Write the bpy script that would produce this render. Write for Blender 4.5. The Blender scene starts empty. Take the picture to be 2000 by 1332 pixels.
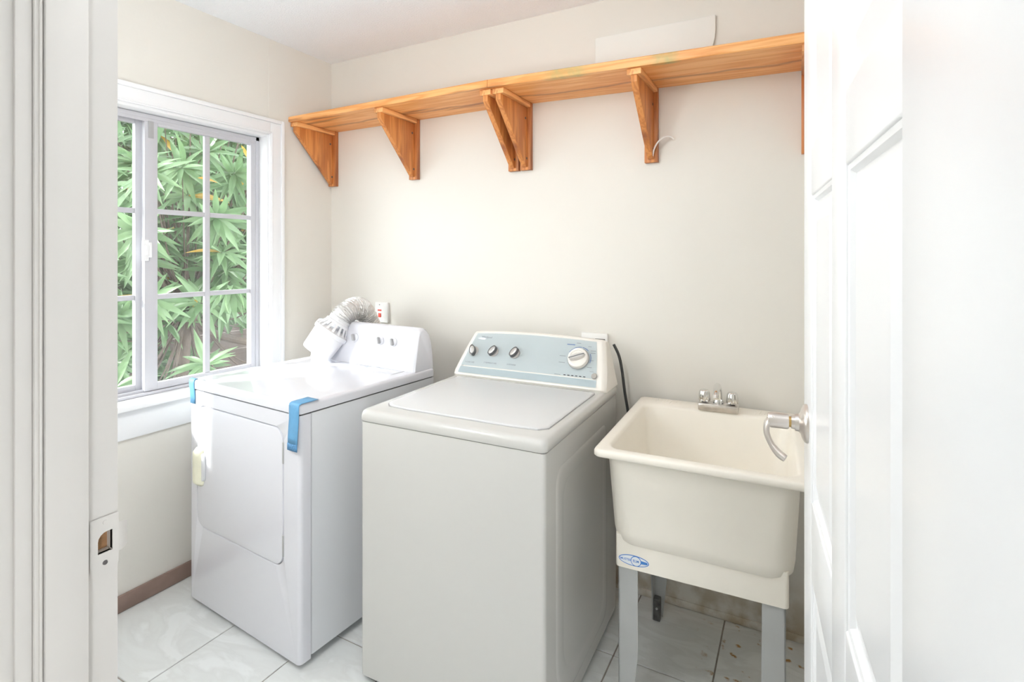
import bpy, bmesh, math, random
from mathutils import Vector, Matrix, noise
R = math.radians
PI = math.pi
random.seed(7)
scene = bpy.context.scene
C = scene.collection

# ------------------------------------------------------------------ camera
cam_d = bpy.data.cameras.new('camera')
cam = bpy.data.objects.new('camera', cam_d)
C.objects.link(cam)
cam.location = (0.0, 0.0, 1.437)
cam.rotation_euler = (R(90), 0, R(28.225))
cam_d.sensor_width = 36.0
cam_d.lens = 1038.5 / 2000 * 36.0
cam_d.shift_y = -(666 - 497.5) / 2000
cam_d.clip_start = 0.02
cam_d.clip_end = 200
scene.camera = cam

# ------------------------------------------------------------------ world, sun, exposure
world = bpy.data.worlds.new('world')
scene.world = world
world.use_nodes = True
wn = world.node_tree
wn.nodes.clear()
wo = wn.nodes.new('ShaderNodeOutputWorld')
wb = wn.nodes.new('ShaderNodeBackground')
wb.inputs[0].default_value = (0.93, 0.965, 1.0, 1)
wb.inputs[1].default_value = 8.2
wn.links.new(wb.outputs[0], wo.inputs[0])

sun_d = bpy.data.lights.new('sun', 'SUN')
sun_d.energy = 8.0
sun_d.angle = R(3.0)
sun_d.color = (1.0, 0.985, 0.96)
sun = bpy.data.objects.new('sun', sun_d)
C.objects.link(sun)
sun_dir = Vector((0.545, 0.675, -0.50))
sun.rotation_euler = sun_dir.to_track_quat('-Z', 'Y').to_euler()
sun.location = (-8, -6, 10)

scene.view_settings.view_transform = 'Standard'
scene.view_settings.look = 'None'
scene.view_settings.exposure = 0.13
scene.view_settings.gamma = 1.0
scene.view_settings.use_curve_mapping = False
try:
    scene.cycles.use_denoising = True
    scene.cycles.max_bounces = 14
    scene.cycles.diffuse_bounces = 8
    scene.cycles.glossy_bounces = 6
    scene.cycles.transparent_max_bounces = 24
    scene.cycles.sample_clamp_indirect = 20.0
except Exception:
    pass

# ------------------------------------------------------------------ materials
MATS = {}
def nodes_of(m):
    return m.node_tree.nodes, m.node_tree.links

def pmat(name, col, rough=0.5, metal=0.0, spec=0.5, coat=0.0, bump=None, var=None, trans=0.0, emit=None):
    """principled material; bump=(scale,strength,detail); var=(scale, amount) slight colour variation"""
    m = bpy.data.materials.new(name)
    m.use_nodes = True
    N, L = nodes_of(m)
    b = N['Principled BSDF']
    b.inputs['Base Color'].default_value = (*col, 1)
    b.inputs['Roughness'].default_value = rough
    b.inputs['Metallic'].default_value = metal
    b.inputs['Specular IOR Level'].default_value = spec
    b.inputs['Coat Weight'].default_value = coat
    b.inputs['Coat Roughness'].default_value = 0.08
    b.inputs['Transmission Weight'].default_value = trans
    if emit:
        b.inputs['Emission Color'].default_value = (*emit[0], 1)
        b.inputs['Emission Strength'].default_value = emit[1]
    tc = N.new('ShaderNodeTexCoord')
    if var:
        n = N.new('ShaderNodeTexNoise'); n.inputs['Scale'].default_value = var[0]
        n.inputs['Detail'].default_value = 4
        L.new(tc.outputs['Object'], n.inputs['Vector'])
        r = N.new('ShaderNodeMapRange')
        r.inputs['From Min'].default_value = 0.3; r.inputs['From Max'].default_value = 0.7
        r.inputs['To Min'].default_value = 1 - var[1]; r.inputs['To Max'].default_value = 1 + var[1]
        L.new(n.outputs['Fac'], r.inputs['Value'])
        hs = N.new('ShaderNodeHueSaturation'); hs.inputs['Color'].default_value = (*col, 1)
        L.new(r.outputs[0], hs.inputs['Value'])
        L.new(hs.outputs[0], b.inputs['Base Color'])
    if bump:
        n2 = N.new('ShaderNodeTexNoise'); n2.inputs['Scale'].default_value = bump[0]
        n2.inputs['Detail'].default_value = bump[2] if len(bump) > 2 else 2
        L.new(tc.outputs['Object'], n2.inputs['Vector'])
        bp = N.new('ShaderNodeBump'); bp.inputs['Strength'].default_value = bump[1]
        bp.inputs['Distance'].default_value = 0.01
        L.new(n2.outputs['Fac'], bp.inputs['Height'])
        L.new(bp.outputs[0], b.inputs['Normal'])
    MATS[name] = m
    return m

def wood_mat(name, axis, c1, c2, dark, stain=None, th=(0.60, 0.68), heart=None):
    """orange pine: grain stretched along an axis (0,1,2), dark knots/streaks, optional green paint smears (x ranges)"""
    m = bpy.data.materials.new(name); m.use_nodes = True
    N, L = nodes_of(m); b = N['Principled BSDF']
    b.inputs['Roughness'].default_value = 0.42
    tc = N.new('ShaderNodeTexCoord')
    mp = N.new('ShaderNodeMapping')
    sc = [16, 16, 16]; sc[axis] = 1.1
    mp.inputs['Scale'].default_value = sc
    L.new(tc.outputs['Object'], mp.inputs['Vector'])
    n1 = N.new('ShaderNodeTexNoise'); n1.inputs['Scale'].default_value = 1.6; n1.inputs['Detail'].default_value = 3
    n1.inputs['Distortion'].default_value = 0.4
    L.new(mp.outputs[0], n1.inputs['Vector'])
    # rings from the noise
    mu = N.new('ShaderNodeMath'); mu.operation = 'MULTIPLY'; mu.inputs[1].default_value = 26
    L.new(n1.outputs['Fac'], mu.inputs[0])
    sn = N.new('ShaderNodeMath'); sn.operation = 'SINE'
    L.new(mu.outputs[0], sn.inputs[0])
    mr = N.new('ShaderNodeMapRange'); mr.inputs['From Min'].default_value = -1; mr.inputs['From Max'].default_value = 1
    L.new(sn.outputs[0], mr.inputs['Value'])
    mx = N.new('ShaderNodeMix'); mx.data_type = 'RGBA'
    mx.inputs['A'].default_value = (*c1, 1); mx.inputs['B'].default_value = (*c2, 1)
    L.new(mr.outputs[0], mx.inputs['Factor'])
    # dark streaks
    mp2 = N.new('ShaderNodeMapping'); sc2 = [9, 9, 9]; sc2[axis] = 0.9
    mp2.inputs['Scale'].default_value = sc2; mp2.inputs['Location'].default_value = (3.1, 1.7, 5.3)
    L.new(tc.outputs['Object'], mp2.inputs['Vector'])
    n2 = N.new('ShaderNodeTexNoise'); n2.inputs['Scale'].default_value = 1.5; n2.inputs['Detail'].default_value = 5
    L.new(mp2.outputs[0], n2.inputs['Vector'])
    r2 = N.new('ShaderNodeValToRGB')
    r2.color_ramp.elements[0].position = th[0]; r2.color_ramp.elements[0].color = (0, 0, 0, 1)
    r2.color_ramp.elements[1].position = th[1]; r2.color_ramp.elements[1].color = (0.75, 0.75, 0.75, 1)
    L.new(n2.outputs['Fac'], r2.inputs[0])
    mx2 = N.new('ShaderNodeMix'); mx2.data_type = 'RGBA'
    L.new(r2.outputs[0], mx2.inputs['Factor'])
    L.new(mx.outputs['Result'], mx2.inputs['A'])
    mx2.inputs['B'].default_value = (*dark, 1)
    last = mx2.outputs['Result']
    if heart is not None:
        # a long wavering dark heartwood line along the board
        hs_ = N.new('ShaderNodeSeparateXYZ'); L.new(tc.outputs['Object'], hs_.inputs[0])
        hm = N.new('ShaderNodeMapping'); hm.inputs['Scale'].default_value = (2.2, 0.4, 0.4); L.new(tc.outputs['Object'], hm.inputs['Vector'])
        hn = N.new('ShaderNodeTexNoise'); hn.inputs['Scale'].default_value = 1.6; hn.inputs['Detail'].default_value = 6; L.new(hm.outputs[0], hn.inputs['Vector'])
        ha = N.new('ShaderNodeMath'); ha.operation = 'MULTIPLY_ADD'; ha.inputs[1].default_value = 0.11; ha.inputs[2].default_value = heart - 0.055
        L.new(hn.outputs['Fac'], ha.inputs[0])
        hd = N.new('ShaderNodeMath'); hd.operation = 'SUBTRACT'; L.new(hs_.outputs[1], hd.inputs[0]); L.new(ha.outputs[0], hd.inputs[1])
        hb = N.new('ShaderNodeMath'); hb.operation = 'ABSOLUTE'; L.new(hd.outputs[0], hb.inputs[0])
        hr = N.new('ShaderNodeMapRange'); hr.inputs['From Min'].default_value = 0.017; hr.inputs['From Max'].default_value = 0.003
        hr.inputs['To Max'].default_value = 0.62
        L.new(hb.outputs[0], hr.inputs['Value'])
        h3 = N.new('ShaderNodeMath'); h3.operation = 'MULTIPLY'; L.new(hr.outputs[0], h3.inputs[0]); L.new(mr.outputs[0], h3.inputs[1]); h3.use_clamp = True
        hx3 = N.new('ShaderNodeMix'); hx3.data_type = 'RGBA'; L.new(hr.outputs[0], hx3.inputs['Factor']); L.new(last, hx3.inputs['A'])
        hx3.inputs['B'].default_value = (0.36, 0.12, 0.05, 1)
        last = hx3.outputs['Result']
    if stain:
        sx = N.new('ShaderNodeSeparateXYZ'); L.new(tc.outputs['Object'], sx.inputs[0])
        nz = N.new('ShaderNodeTexNoise'); nz.inputs['Scale'].default_value = 30
        L.new(tc.outputs['Object'], nz.inputs['Vector'])
        for (x0, w, y0) in stain:
            a = N.new('ShaderNodeMath'); a.operation = 'SUBTRACT'; a.inputs[1].default_value = x0
            L.new(sx.outputs[0], a.inputs[0])
            ab = N.new('ShaderNodeMath'); ab.operation = 'ABSOLUTE'; L.new(a.outputs[0], ab.inputs[0])
            mr3 = N.new('ShaderNodeMapRange'); mr3.inputs['From Min'].default_value = w
            mr3.inputs['From Max'].default_value = w * 0.4
            L.new(ab.outputs[0], mr3.inputs['Value'])
            yy = N.new('ShaderNodeMath'); yy.operation = 'LESS_THAN'; yy.inputs[1].default_value = y0
            L.new(sx.outputs[1], yy.inputs[0])
            k = N.new('ShaderNodeMath'); k.operation = 'MULTIPLY'
            L.new(mr3.outputs[0], k.inputs[0]); L.new(yy.outputs[0], k.inputs[1])
            k2 = N.new('ShaderNodeMath'); k2.operation = 'MULTIPLY'; k2.use_clamp = True
            L.new(k.outputs[0], k2.inputs[0]); L.new(nz.outputs['Fac'], k2.inputs[1])
            mx3 = N.new('ShaderNodeMix'); mx3.data_type = 'RGBA'
            L.new(k2.outputs[0], mx3.inputs['Factor']); L.new(last, mx3.inputs['A'])
            mx3.inputs['B'].default_value = (0.33, 0.40, 0.16, 1)
            last = mx3.outputs['Result']
    L.new(last, b.inputs['Base Color'])
    bp = N.new('ShaderNodeBump'); bp.inputs['Strength'].default_value = 0.08; bp.inputs['Distance'].default_value = 0.004
    L.new(sn.outputs[0], bp.inputs['Height']); L.new(bp.outputs[0], b.inputs['Normal'])
    MATS[name] = m
    return m

WALL = (0.765, 0.74, 0.69)
pmat('wall_paint', WALL, 0.55, bump=(60, 0.03), var=(1.2, 0.015))
pmat('ceiling_paint', (0.91, 0.94, 0.985), 0.8, bump=(140, 0.55, 4))
pmat('trim_white', (0.85, 0.86, 0.88), 0.35, bump=(9, 0.02))
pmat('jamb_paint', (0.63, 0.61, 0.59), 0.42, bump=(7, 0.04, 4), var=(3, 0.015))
pmat('door_white', (0.87, 0.88, 0.90), 0.28, bump=(5, 0.015))
pmat('window_metal', (0.56, 0.56, 0.60), 0.42, spec=0.5, bump=(30, 0.02))
pmat('baseboard_brown', (0.27, 0.185, 0.155), 0.5, var=(14, 0.12))
pmat('grout', (0.33, 0.29, 0.26), 0.9, var=(30, 0.2))
pmat('dryer_white', (0.71, 0.715, 0.765), 0.12, spec=0.5, coat=0.3, bump=(2.5, 0.006))
pmat('dryer_body_white', (0.71, 0.725, 0.755), 0.22, bump=(3, 0.01))
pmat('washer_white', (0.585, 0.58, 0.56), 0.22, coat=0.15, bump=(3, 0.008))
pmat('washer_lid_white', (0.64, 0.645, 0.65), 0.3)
pmat('console_cream', (0.83, 0.80, 0.75), 0.35)
pmat('panel_blue', (0.775, 0.835, 0.855), 0.22, var=(3, 0.02))
pmat('panel_blue_band', (0.70, 0.785, 0.82), 0.25)
pmat('seam_dark', (0.10, 0.10, 0.10), 0.7)
pmat('seam_grey', (0.34, 0.34, 0.35), 0.6)
pmat('knob_dark', (0.13, 0.13, 0.135), 0.35)
pmat('knob_silver', (0.62, 0.60, 0.58), 0.28, metal=0.6)
pmat('knob_grey', (0.42, 0.42, 0.43), 0.4)
pmat('button_taupe', (0.40, 0.38, 0.35), 0.5)
pmat('print_grey', (0.36, 0.38, 0.42), 0.6)
pmat('print_blue', (0.12, 0.22, 0.5), 0.5)
pmat('print_dark', (0.05, 0.05, 0.06), 0.5)
pmat('print_red', (0.75, 0.08, 0.05), 0.5)
pmat('handle_yellowed', (0.83, 0.82, 0.66), 0.4, var=(20, 0.06))
pmat('tape_blue', (0.12, 0.33, 0.56), 0.55, bump=(120, 0.1), var=(25, 0.06))
pmat('tape_blue_fold', (0.08, 0.24, 0.45), 0.6, bump=(200, 0.3), var=(160, 0.25))
pmat('plastic_white', (0.86, 0.86, 0.875), 0.3, trans=0.12)
pmat('plastic_plate', (0.84, 0.835, 0.82), 0.35)
pmat('foil', (0.80, 0.79, 0.78), 0.30, metal=0.9, bump=(90, 0.7, 4))
pmat('sink_cream', (0.89, 0.85, 0.77), 0.38, bump=(14, 0.02), var=(5, 0.015))
pmat('leg_grey', (0.46, 0.47, 0.47), 0.45, metal=0.15, var=(10, 0.03))
pmat('foot_dark', (0.11, 0.11, 0.11), 0.55, var=(40, 0.4))
pmat('chrome', (0.78, 0.78, 0.77), 0.14, metal=1.0, bump=(50, 0.05))
pmat('chrome_worn', (0.68, 0.65, 0.62), 0.33, metal=0.9, bump=(60, 0.2), var=(35, 0.12))
pmat('nickel', (0.72, 0.67, 0.63), 0.28, metal=0.85, var=(20, 0.05))
pmat('brass', (0.62, 0.42, 0.16), 0.35, metal=0.8)
pmat('cord_black', (0.05, 0.05, 0.05), 0.5)
pmat('screw', (0.16, 0.15, 0.15), 0.4, metal=0.7)
pmat('bare_wood', (0.36, 0.20, 0.10), 0.8, bump=(60, 0.4), var=(40, 0.35))
pmat('wire_white', (0.85, 0.83, 0.8), 0.5)
pmat('sheet_white', (0.82, 0.82, 0.79), 0.4)
pmat('logo_white', (0.82, 0.86, 0.9), 0.4)
pmat('logo_blue', (0.05, 0.22, 0.62), 0.4)
pmat('fill_glow', (0.9, 0.9, 0.88), 0.4, emit=((0.96, 0.985, 1.0), 30.0))  # glow of the fill globes added by the doorway
pmat('fill_glow_hall', (0.9, 0.9, 0.88), 0.4, emit=((0.95, 0.98, 1.0), 28.0))  # glow of the fill globe added in the hall
pmat('fence_wood', (0.085, 0.062, 0.052), 0.8, bump=(18, 0.3), var=(6, 0.2))
pmat('soil', (0.08, 0.06, 0.045), 0.95, bump=(10, 0.5), var=(5, 0.3))
pmat('bark', (0.10, 0.075, 0.06), 0.9, bump=(40, 0.5), var=(12, 0.2))
pmat('sun_block_white', (0.8, 0.8, 0.78), 0.6)  # for the added sun-blocking slab
W1, W2, WD = (0.93, 0.49, 0.19), (0.80, 0.34, 0.10), (0.24, 0.075, 0.035)
wood_mat('pine_x', 0, W1, W2, WD, stain=[(-0.80, 0.11, 1.965), (-0.42, 0.06, 1.965)], heart=2.125)
wood_mat('pine_y', 1, W1, (0.66, 0.28, 0.095), WD)
wood_mat('pine_z', 2, (0.70, 0.29, 0.085), (0.52, 0.18, 0.048), WD, th=(0.54, 0.66))

def tile_mat():
    m = bpy.data.materials.new('marble_tile'); m.use_nodes = True
    N, L = nodes_of(m); b = N['Principled BSDF']
    b.inputs['Roughness'].default_value = 0.18
    g = N.new('ShaderNodeNewGeometry')
    n = N.new('ShaderNodeTexNoise'); n.inputs['Scale'].default_value = 3.0; n.inputs['Detail'].default_value = 6
    n.inputs['Distortion'].default_value = 1.8
    mp = N.new('ShaderNodeMapping'); mp.inputs['Scale'].default_value = (1.0, 2.6, 1); mp.inputs['Rotation'].default_value = (0, 0, 0.7)
    L.new(g.outputs['Position'], mp.inputs[0]); L.new(mp.outputs[0], n.inputs['Vector'])
    r = N.new('ShaderNodeValToRGB')
    e = r.color_ramp.elements
    e[0].position = 0.35; e[0].color = (0.79, 0.81, 0.805, 1)
    e[1].position = 0.6; e[1].color = (0.83, 0.85, 0.85, 1)
    k = e.new(0.49); k.color = (0.75, 0.765, 0.76, 1)
    L.new(n.outputs['Fac'], r.inputs[0])
    # brown grime spots by the back wall beside the sink leg
    s = N.new('ShaderNodeSeparateXYZ'); L.new(g.outputs['Position'], s.inputs[0])
    n2 = N.new('ShaderNodeTexNoise'); n2.inputs['Scale'].default_value = 22; n2.inputs['Detail'].default_value = 3
    L.new(g.outputs['Position'], n2.inputs['Vector'])
    r2 = N.new('ShaderNodeMapRange'); r2.inputs['From Min'].default_value = 0.62; r2.inputs['From Max'].default_value = 0.70
    L.new(n2.outputs['Fac'], r2.inputs['Value'])
    mx_ = N.new('ShaderNodeMapRange'); mx_.inputs['From Min'].default_value = -0.36; mx_.inputs['From Max'].default_value = -0.22
    L.new(s.outputs[0], mx_.inputs['Value'])
    my_ = N.new('ShaderNodeMapRange'); my_.inputs['From Min'].default_value = 1.72; my_.inputs['From Max'].default_value = 1.9
    L.new(s.outputs[1], my_.inputs['Value'])
    k1 = N.new('ShaderNodeMath'); k1.operation = 'MULTIPLY'; L.new(mx_.outputs[0], k1.inputs[0]); L.new(my_.outputs[0], k1.inputs[1])
    k2 = N.new('ShaderNodeMath'); k2.operation = 'MULTIPLY'; L.new(k1.outputs[0], k2.inputs[0]); L.new(r2.outputs[0], k2.inputs[1])
    mx = N.new('ShaderNodeMix'); mx.data_type = 'RGBA'
    L.new(k2.outputs[0], mx.inputs['Factor']); L.new(r.outputs[0], mx.inputs['A'])
    mx.inputs['B'].default_value = (0.42, 0.24, 0.09, 1)
    L.new(mx.outputs['Result'], b.inputs['Base Color'])
    MATS['marble_tile'] = m
tile_mat()

def back_wall_mat():
    """painted wall with a grimy, scuffed strip low down behind the tub"""
    m = bpy.data.materials.new('wall_paint_grimy'); m.use_nodes = True
    N, L = nodes_of(m); b = N['Principled BSDF']
    b.inputs['Roughness'].default_value = 0.55
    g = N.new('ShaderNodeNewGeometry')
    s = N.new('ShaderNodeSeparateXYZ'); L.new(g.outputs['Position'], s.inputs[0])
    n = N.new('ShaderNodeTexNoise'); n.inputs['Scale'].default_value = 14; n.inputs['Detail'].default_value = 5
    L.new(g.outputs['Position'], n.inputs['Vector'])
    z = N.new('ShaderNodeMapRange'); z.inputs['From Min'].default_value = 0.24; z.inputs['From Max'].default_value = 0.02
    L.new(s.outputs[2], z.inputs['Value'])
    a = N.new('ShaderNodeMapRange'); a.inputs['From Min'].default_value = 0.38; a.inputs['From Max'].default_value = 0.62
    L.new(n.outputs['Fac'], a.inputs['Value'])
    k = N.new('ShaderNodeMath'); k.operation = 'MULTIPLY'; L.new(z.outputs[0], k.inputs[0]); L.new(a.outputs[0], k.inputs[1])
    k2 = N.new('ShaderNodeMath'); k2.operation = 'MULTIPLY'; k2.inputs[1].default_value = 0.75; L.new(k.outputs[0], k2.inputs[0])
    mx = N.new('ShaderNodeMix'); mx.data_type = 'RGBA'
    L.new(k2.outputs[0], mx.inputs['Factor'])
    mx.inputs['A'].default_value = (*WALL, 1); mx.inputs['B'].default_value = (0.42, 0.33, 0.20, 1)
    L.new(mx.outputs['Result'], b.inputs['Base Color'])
    MATS['wall_paint_grimy'] = m
back_wall_mat()

def glass_mat():
    m = bpy.data.materials.new('window_glass'); m.use_nodes = True
    N, L = nodes_of(m); N.remove(N['Principled BSDF'])
    o = N['Material Output']
    t = N.new('ShaderNodeBsdfTransparent'); t.inputs[0].default_value = (0.95, 0.97, 0.96, 1)
    gl = N.new('ShaderNodeBsdfGlossy'); gl.inputs['Roughness'].default_value = 0.02
    lw = N.new('ShaderNodeLayerWeight'); lw.inputs['Blend'].default_value = 0.5
    pw_ = N.new('ShaderNodeMath'); pw_.operation = 'POWER'; pw_.inputs[1].default_value = 5.0
    L.new(lw.outputs['Facing'], pw_.inputs[0])
    fr = N.new('ShaderNodeMath'); fr.operation = 'MULTIPLY_ADD'; fr.inputs[1].default_value = 0.6; fr.inputs[2].default_value = 0.02
    L.new(pw_.outputs[0], fr.inputs[0])
    mx = N.new('ShaderNodeMixShader')
    L.new(fr.outputs[0], mx.inputs[0]); L.new(t.outputs[0], mx.inputs[1]); L.new(gl.outputs[0], mx.inputs[2])
    # a faint film of dust on the panes
    df = N.new('ShaderNodeBsdfDiffuse'); df.inputs[0].default_value = (0.9, 0.9, 0.9, 1)
    n = N.new('ShaderNodeTexNoise'); n.inputs['Scale'].default_value = 4
    r = N.new('ShaderNodeMapRange'); r.inputs['To Min'].default_value = 0.01; r.inputs['To Max'].default_value = 0.05
    tc = N.new('ShaderNodeTexCoord'); L.new(tc.outputs['Object'], n.inputs['Vector']); L.new(n.outputs['Fac'], r.inputs['Value'])
    m2 = N.new('ShaderNodeMixShader'); L.new(r.outputs[0], m2.inputs[0]); L.new(mx.outputs[0], m2.inputs[1]); L.new(df.outputs[0], m2.inputs[2])
    L.new(m2.outputs[0], o.inputs[0])
    MATS['window_glass'] = m
glass_mat()

def leaf_mat(name, ca, cb):
    m = bpy.data.materials.new(name); m.use_nodes = True
    N, L = nodes_of(m); b = N['Principled BSDF']
    b.inputs['Roughness'].default_value = 0.38
    oi = N.new('ShaderNodeObjectInfo')
    g = N.new('ShaderNodeNewGeometry')
    n = N.new('ShaderNodeTexNoise'); n.inputs['Scale'].default_value = 5
    L.new(g.outputs['Position'], n.inputs['Vector'])
    ad = N.new('ShaderNodeMath'); ad.operation = 'MULTIPLY_ADD'; ad.inputs[1].default_value = 0.5
    L.new(oi.outputs['Random'], ad.inputs[0]); 
    sb = N.new('ShaderNodeMath'); sb.operation = 'SUBTRACT'; sb.inputs[1].default_value = 0.25
    L.new(n.outputs['Fac'], sb.inputs[0]); L.new(sb.outputs[0], ad.inputs[2])
    mx = N.new('ShaderNodeMix'); mx.data_type = 'RGBA'
    L.new(ad.outputs[0], mx.inputs['Factor'])
    mx.inputs['A'].default_value = (*ca, 1); mx.inputs['B'].default_value = (*cb, 1)
    L.new(mx.outputs['Result'], b.inputs['Base Color'])
    tr = N.new('ShaderNodeBsdfTranslucent'); L.new(mx.outputs['Result'], tr.inputs[0])
    ms = N.new('ShaderNodeMixShader'); ms.inputs[0].default_value = 0.35
    L.new(b.outputs[0], ms.inputs[1]); L.new(tr.outputs[0], ms.inputs[2])
    L.new(ms.outputs[0], N['Material Output'].inputs[0])
    MATS[name] = m
leaf_mat('leaf_green', (0.055, 0.125, 0.045), (0.25, 0.37, 0.20))
leaf_mat('leaf_yellow', (0.40, 0.19, 0.02), (0.42, 0.30, 0.05))

# ------------------------------------------------------------------ mesh helpers
def link(name, me, mat, parent=None, smooth=True, ang=35):
    o = bpy.data.objects.new(name, me)
    C.objects.link(o)
    if mat:
        me.materials.append(MATS[mat])
    if smooth:
        me.shade_smooth()
        me.set_sharp_from_angle(angle=R(ang))
    if parent:
        o.parent = parent
    return o

def from_bm(name, bm, mat, parent=None, smooth=True, ang=35):
    bmesh.ops.recalc_face_normals(bm, faces=bm.faces)
    me = bpy.data.meshes.new(name)
    bm.to_mesh(me); bm.free()
    return link(name, me, mat, parent, smooth, ang)

def bm_box(bm, x0, x1, y0, y1, z0, z1, bev=0.0, seg=2):
    vs = [bm.verts.new(p) for p in ((x0,y0,z0),(x1,y0,z0),(x1,y1,z0),(x0,y1,z0),(x0,y0,z1),(x1,y0,z1),(x1,y1,z1),(x0,y1,z1))]
    fs = [bm.faces.new([vs[i] for i in f]) for f in ((0,3,2,1),(4,5,6,7),(0,1,5,4),(1,2,6,5),(2,3,7,6),(3,0,4,7))]
    if bev > 0:
        es = list({e for f in fs for e in f.edges})
        bmesh.ops.bevel(bm, geom=es, offset=bev, segments=seg, profile=0.5, affect='EDGES')

def box(name, x0, x1, y0, y1, z0, z1, mat, parent=None, bev=0.0, seg=2):
    bm = bmesh.new(); bm_box(bm, x0, x1, y0, y1, z0, z1, bev, seg)
    return from_bm(name, bm, mat, parent)

def boxes(name, lst, mat, parent=None, bev=0.0, seg=2):
    bm = bmesh.new()
    for b in lst: bm_box(bm, *b, bev, seg)
    return from_bm(name, bm, mat, parent)

def rr(x0, x1, y0, y1, r, n=6):
    """rounded rectangle loop, counter-clockwise, 4*(n+1) points"""
    if not hasattr(r, '__len__'): r = (r, r, r, r)   # BL, BR, TR, TL
    out = []
    for (cx, cy, a0, rad) in ((x0+r[0], y0+r[0], 180, r[0]), (x1-r[1], y0+r[1], 270, r[1]),
                              (x1-r[2], y1-r[2], 0, r[2]), (x0+r[3], y1-r[3], 90, r[3])):
        for i in range(n+1):
            a = R(a0 + 90*i/n)
            out.append((cx + rad*math.cos(a), cy + rad*math.sin(a)))
    return out

def loft(name, rings, mat, parent=None, cap0=True, cap1=True, ang=40, bmout=None):
    bm = bmout or bmesh.new()
    vr = [[bm.verts.new(p) for p in ring] for ring in rings]
    n = len(vr[0])
    for a, b in zip(vr, vr[1:]):
        for i in range(n):
            bm.faces.new((a[i], a[(i+1) % n], b[(i+1) % n], b[i]))
    if cap0: bm.faces.new(list(reversed(vr[0])))
    if cap1: bm.faces.new(vr[-1])
    if bmout: return bm
    return from_bm(name, bm, mat, parent, True, ang)

def ringz(pts, z): return [(x, y, z) for x, y in pts]
def ringy(pts, y): return [(x, y, z) for x, z in pts]

def circ(n, r, a0=0.0): return [(r*math.cos(a0+2*PI*i/n), r*math.sin(a0+2*PI*i/n)) for i in range(n)]

def lathe_bm(bm, prof, origin=(0,0,0), axis=(0,0,1), n=24, cap=True):
    """prof: list of (radius, height along the axis)"""
    ax = Vector(axis).normalized()
    u = ax.orthogonal().normalized(); v = ax.cross(u)
    o = Vector(origin)
    rings = []
    for (r, h) in prof:
        rings.append([o + ax*h + u*(r*math.cos(2*PI*i/n)) + v*(r*math.sin(2*PI*i/n)) for i in range(n)])
    return loft(None, rings, None, cap0=cap, cap1=cap, bmout=bm)

def lathe(name, prof, mat, parent=None, origin=(0,0,0), axis=(0,0,1), n=24, cap=True):
    bm = bmesh.new(); lathe_bm(bm, prof, origin, axis, n, cap)
    return from_bm(name, bm, mat, parent)

def catmull(pts, per=6):
    P = [Vector(p) for p in pts]
    P = [P[0]*2 - P[1]] + P + [P[-1]*2 - P[-2]]
    out = []
    for i in range(1, len(P)-2):
        for k in range(per):
            t = k/per
            p0, p1, p2, p3 = P[i-1], P[i], P[i+1], P[i+2]
            out.append(0.5*((2*p1) + (p2-p0)*t + (2*p0-5*p1+4*p2-p3)*t*t + (3*p1-p0-3*p2+p3)*t**3))
    out.append(P[-2])
    return out

def tube_bm(bm, pts, rad, n=10, sx=1.0, sy=1.0, ref=None):
    pts = [Vector(p) for p in pts]
    rings = []
    prev = None
    for i, p in enumerate(pts):
        t = (pts[min(i+1, len(pts)-1)] - pts[max(i-1, 0)]).normalized()
        if prev is None:
            u = (Vector(ref) if ref else t.orthogonal())
        else:
            u = prev
        u = (u - t*u.dot(t)).normalized()
        prev = u
        v = t.cross(u)
        r = rad(i/(len(pts)-1)) if callable(rad) else rad
        rings.append([p + u*(r*sx*math.cos(2*PI*k/n)) + v*(r*sy*math.sin(2*PI*k/n)) for k in range(n)])
    return loft(None, rings, None, bmout=bm)

def tube(name, pts, rad, mat, parent=None, n=10, sx=1.0, sy=1.0, ref=None):
    bm = bmesh.new(); tube_bm(bm, pts, rad, n, sx, sy, ref)
    return from_bm(name, bm, mat, parent)

def prism(name, poly, a0, a1, axis, mat, parent=None, bev=0.0, seg=2, ang=35):
    """poly in the plane normal to axis ('x': (y,z), 'y': (x,z), 'z': (x,y))"""
    f = {'x': lambda p, a: (a, p[0], p[1]), 'y': lambda p, a: (p[0], a, p[1]), 'z': lambda p, a: (p[0], p[1], a)}[axis]
    bm = bmesh.new()
    loft(None, [[f(p, a0) for p in poly], [f(p, a1) for p in poly]], None, bmout=bm)
    if bev:
        bmesh.ops.recalc_face_normals(bm, faces=bm.faces)
        es = [e for e in bm.edges if len(e.link_faces) == 2 and e.calc_face_angle(0) > R(50)]
        bmesh.ops.bevel(bm, geom=es, offset=bev, segments=seg, profile=0.5, affect='EDGES')
    return from_bm(name, bm, mat, parent, True, ang)

def plate_hole_y(bm, outer, inner, y0, y1):
    """plate in the xz plane between y0 (front) and y1 with a hole; outer/inner loops with equal counts"""
    n = len(outer)
    of = [bm.verts.new((x, y0, z)) for x, z in outer]; ob = [bm.verts.new((x, y1, z)) for x, z in outer]
    jf = [bm.verts.new((x, y0, z)) for x, z in inner]; jb = [bm.verts.new((x, y1, z)) for x, z in inner]
    for i in range(n):
        j = (i+1) % n
        bm.faces.new((of[i], of[j], jf[j], jf[i]))
        bm.faces.new((ob[j], ob[i], jb[i], jb[j]))
        bm.faces.new((of[j], of[i], ob[i], ob[j]))
        bm.faces.new((jf[i], jf[j], jb[j], jb[i]))

def square_loop(x0, x1, z0, z1, inner):
    """outer square corner loop matched to an rr() inner loop"""
    n = len(inner)//4
    out = []
    for q, (cx, cz) in enumerate(((x0, z0), (x1, z0), (x1, z1), (x0, z1))):
        for i in range(n): 
            out.append((cx, cz))
    return out

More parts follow.
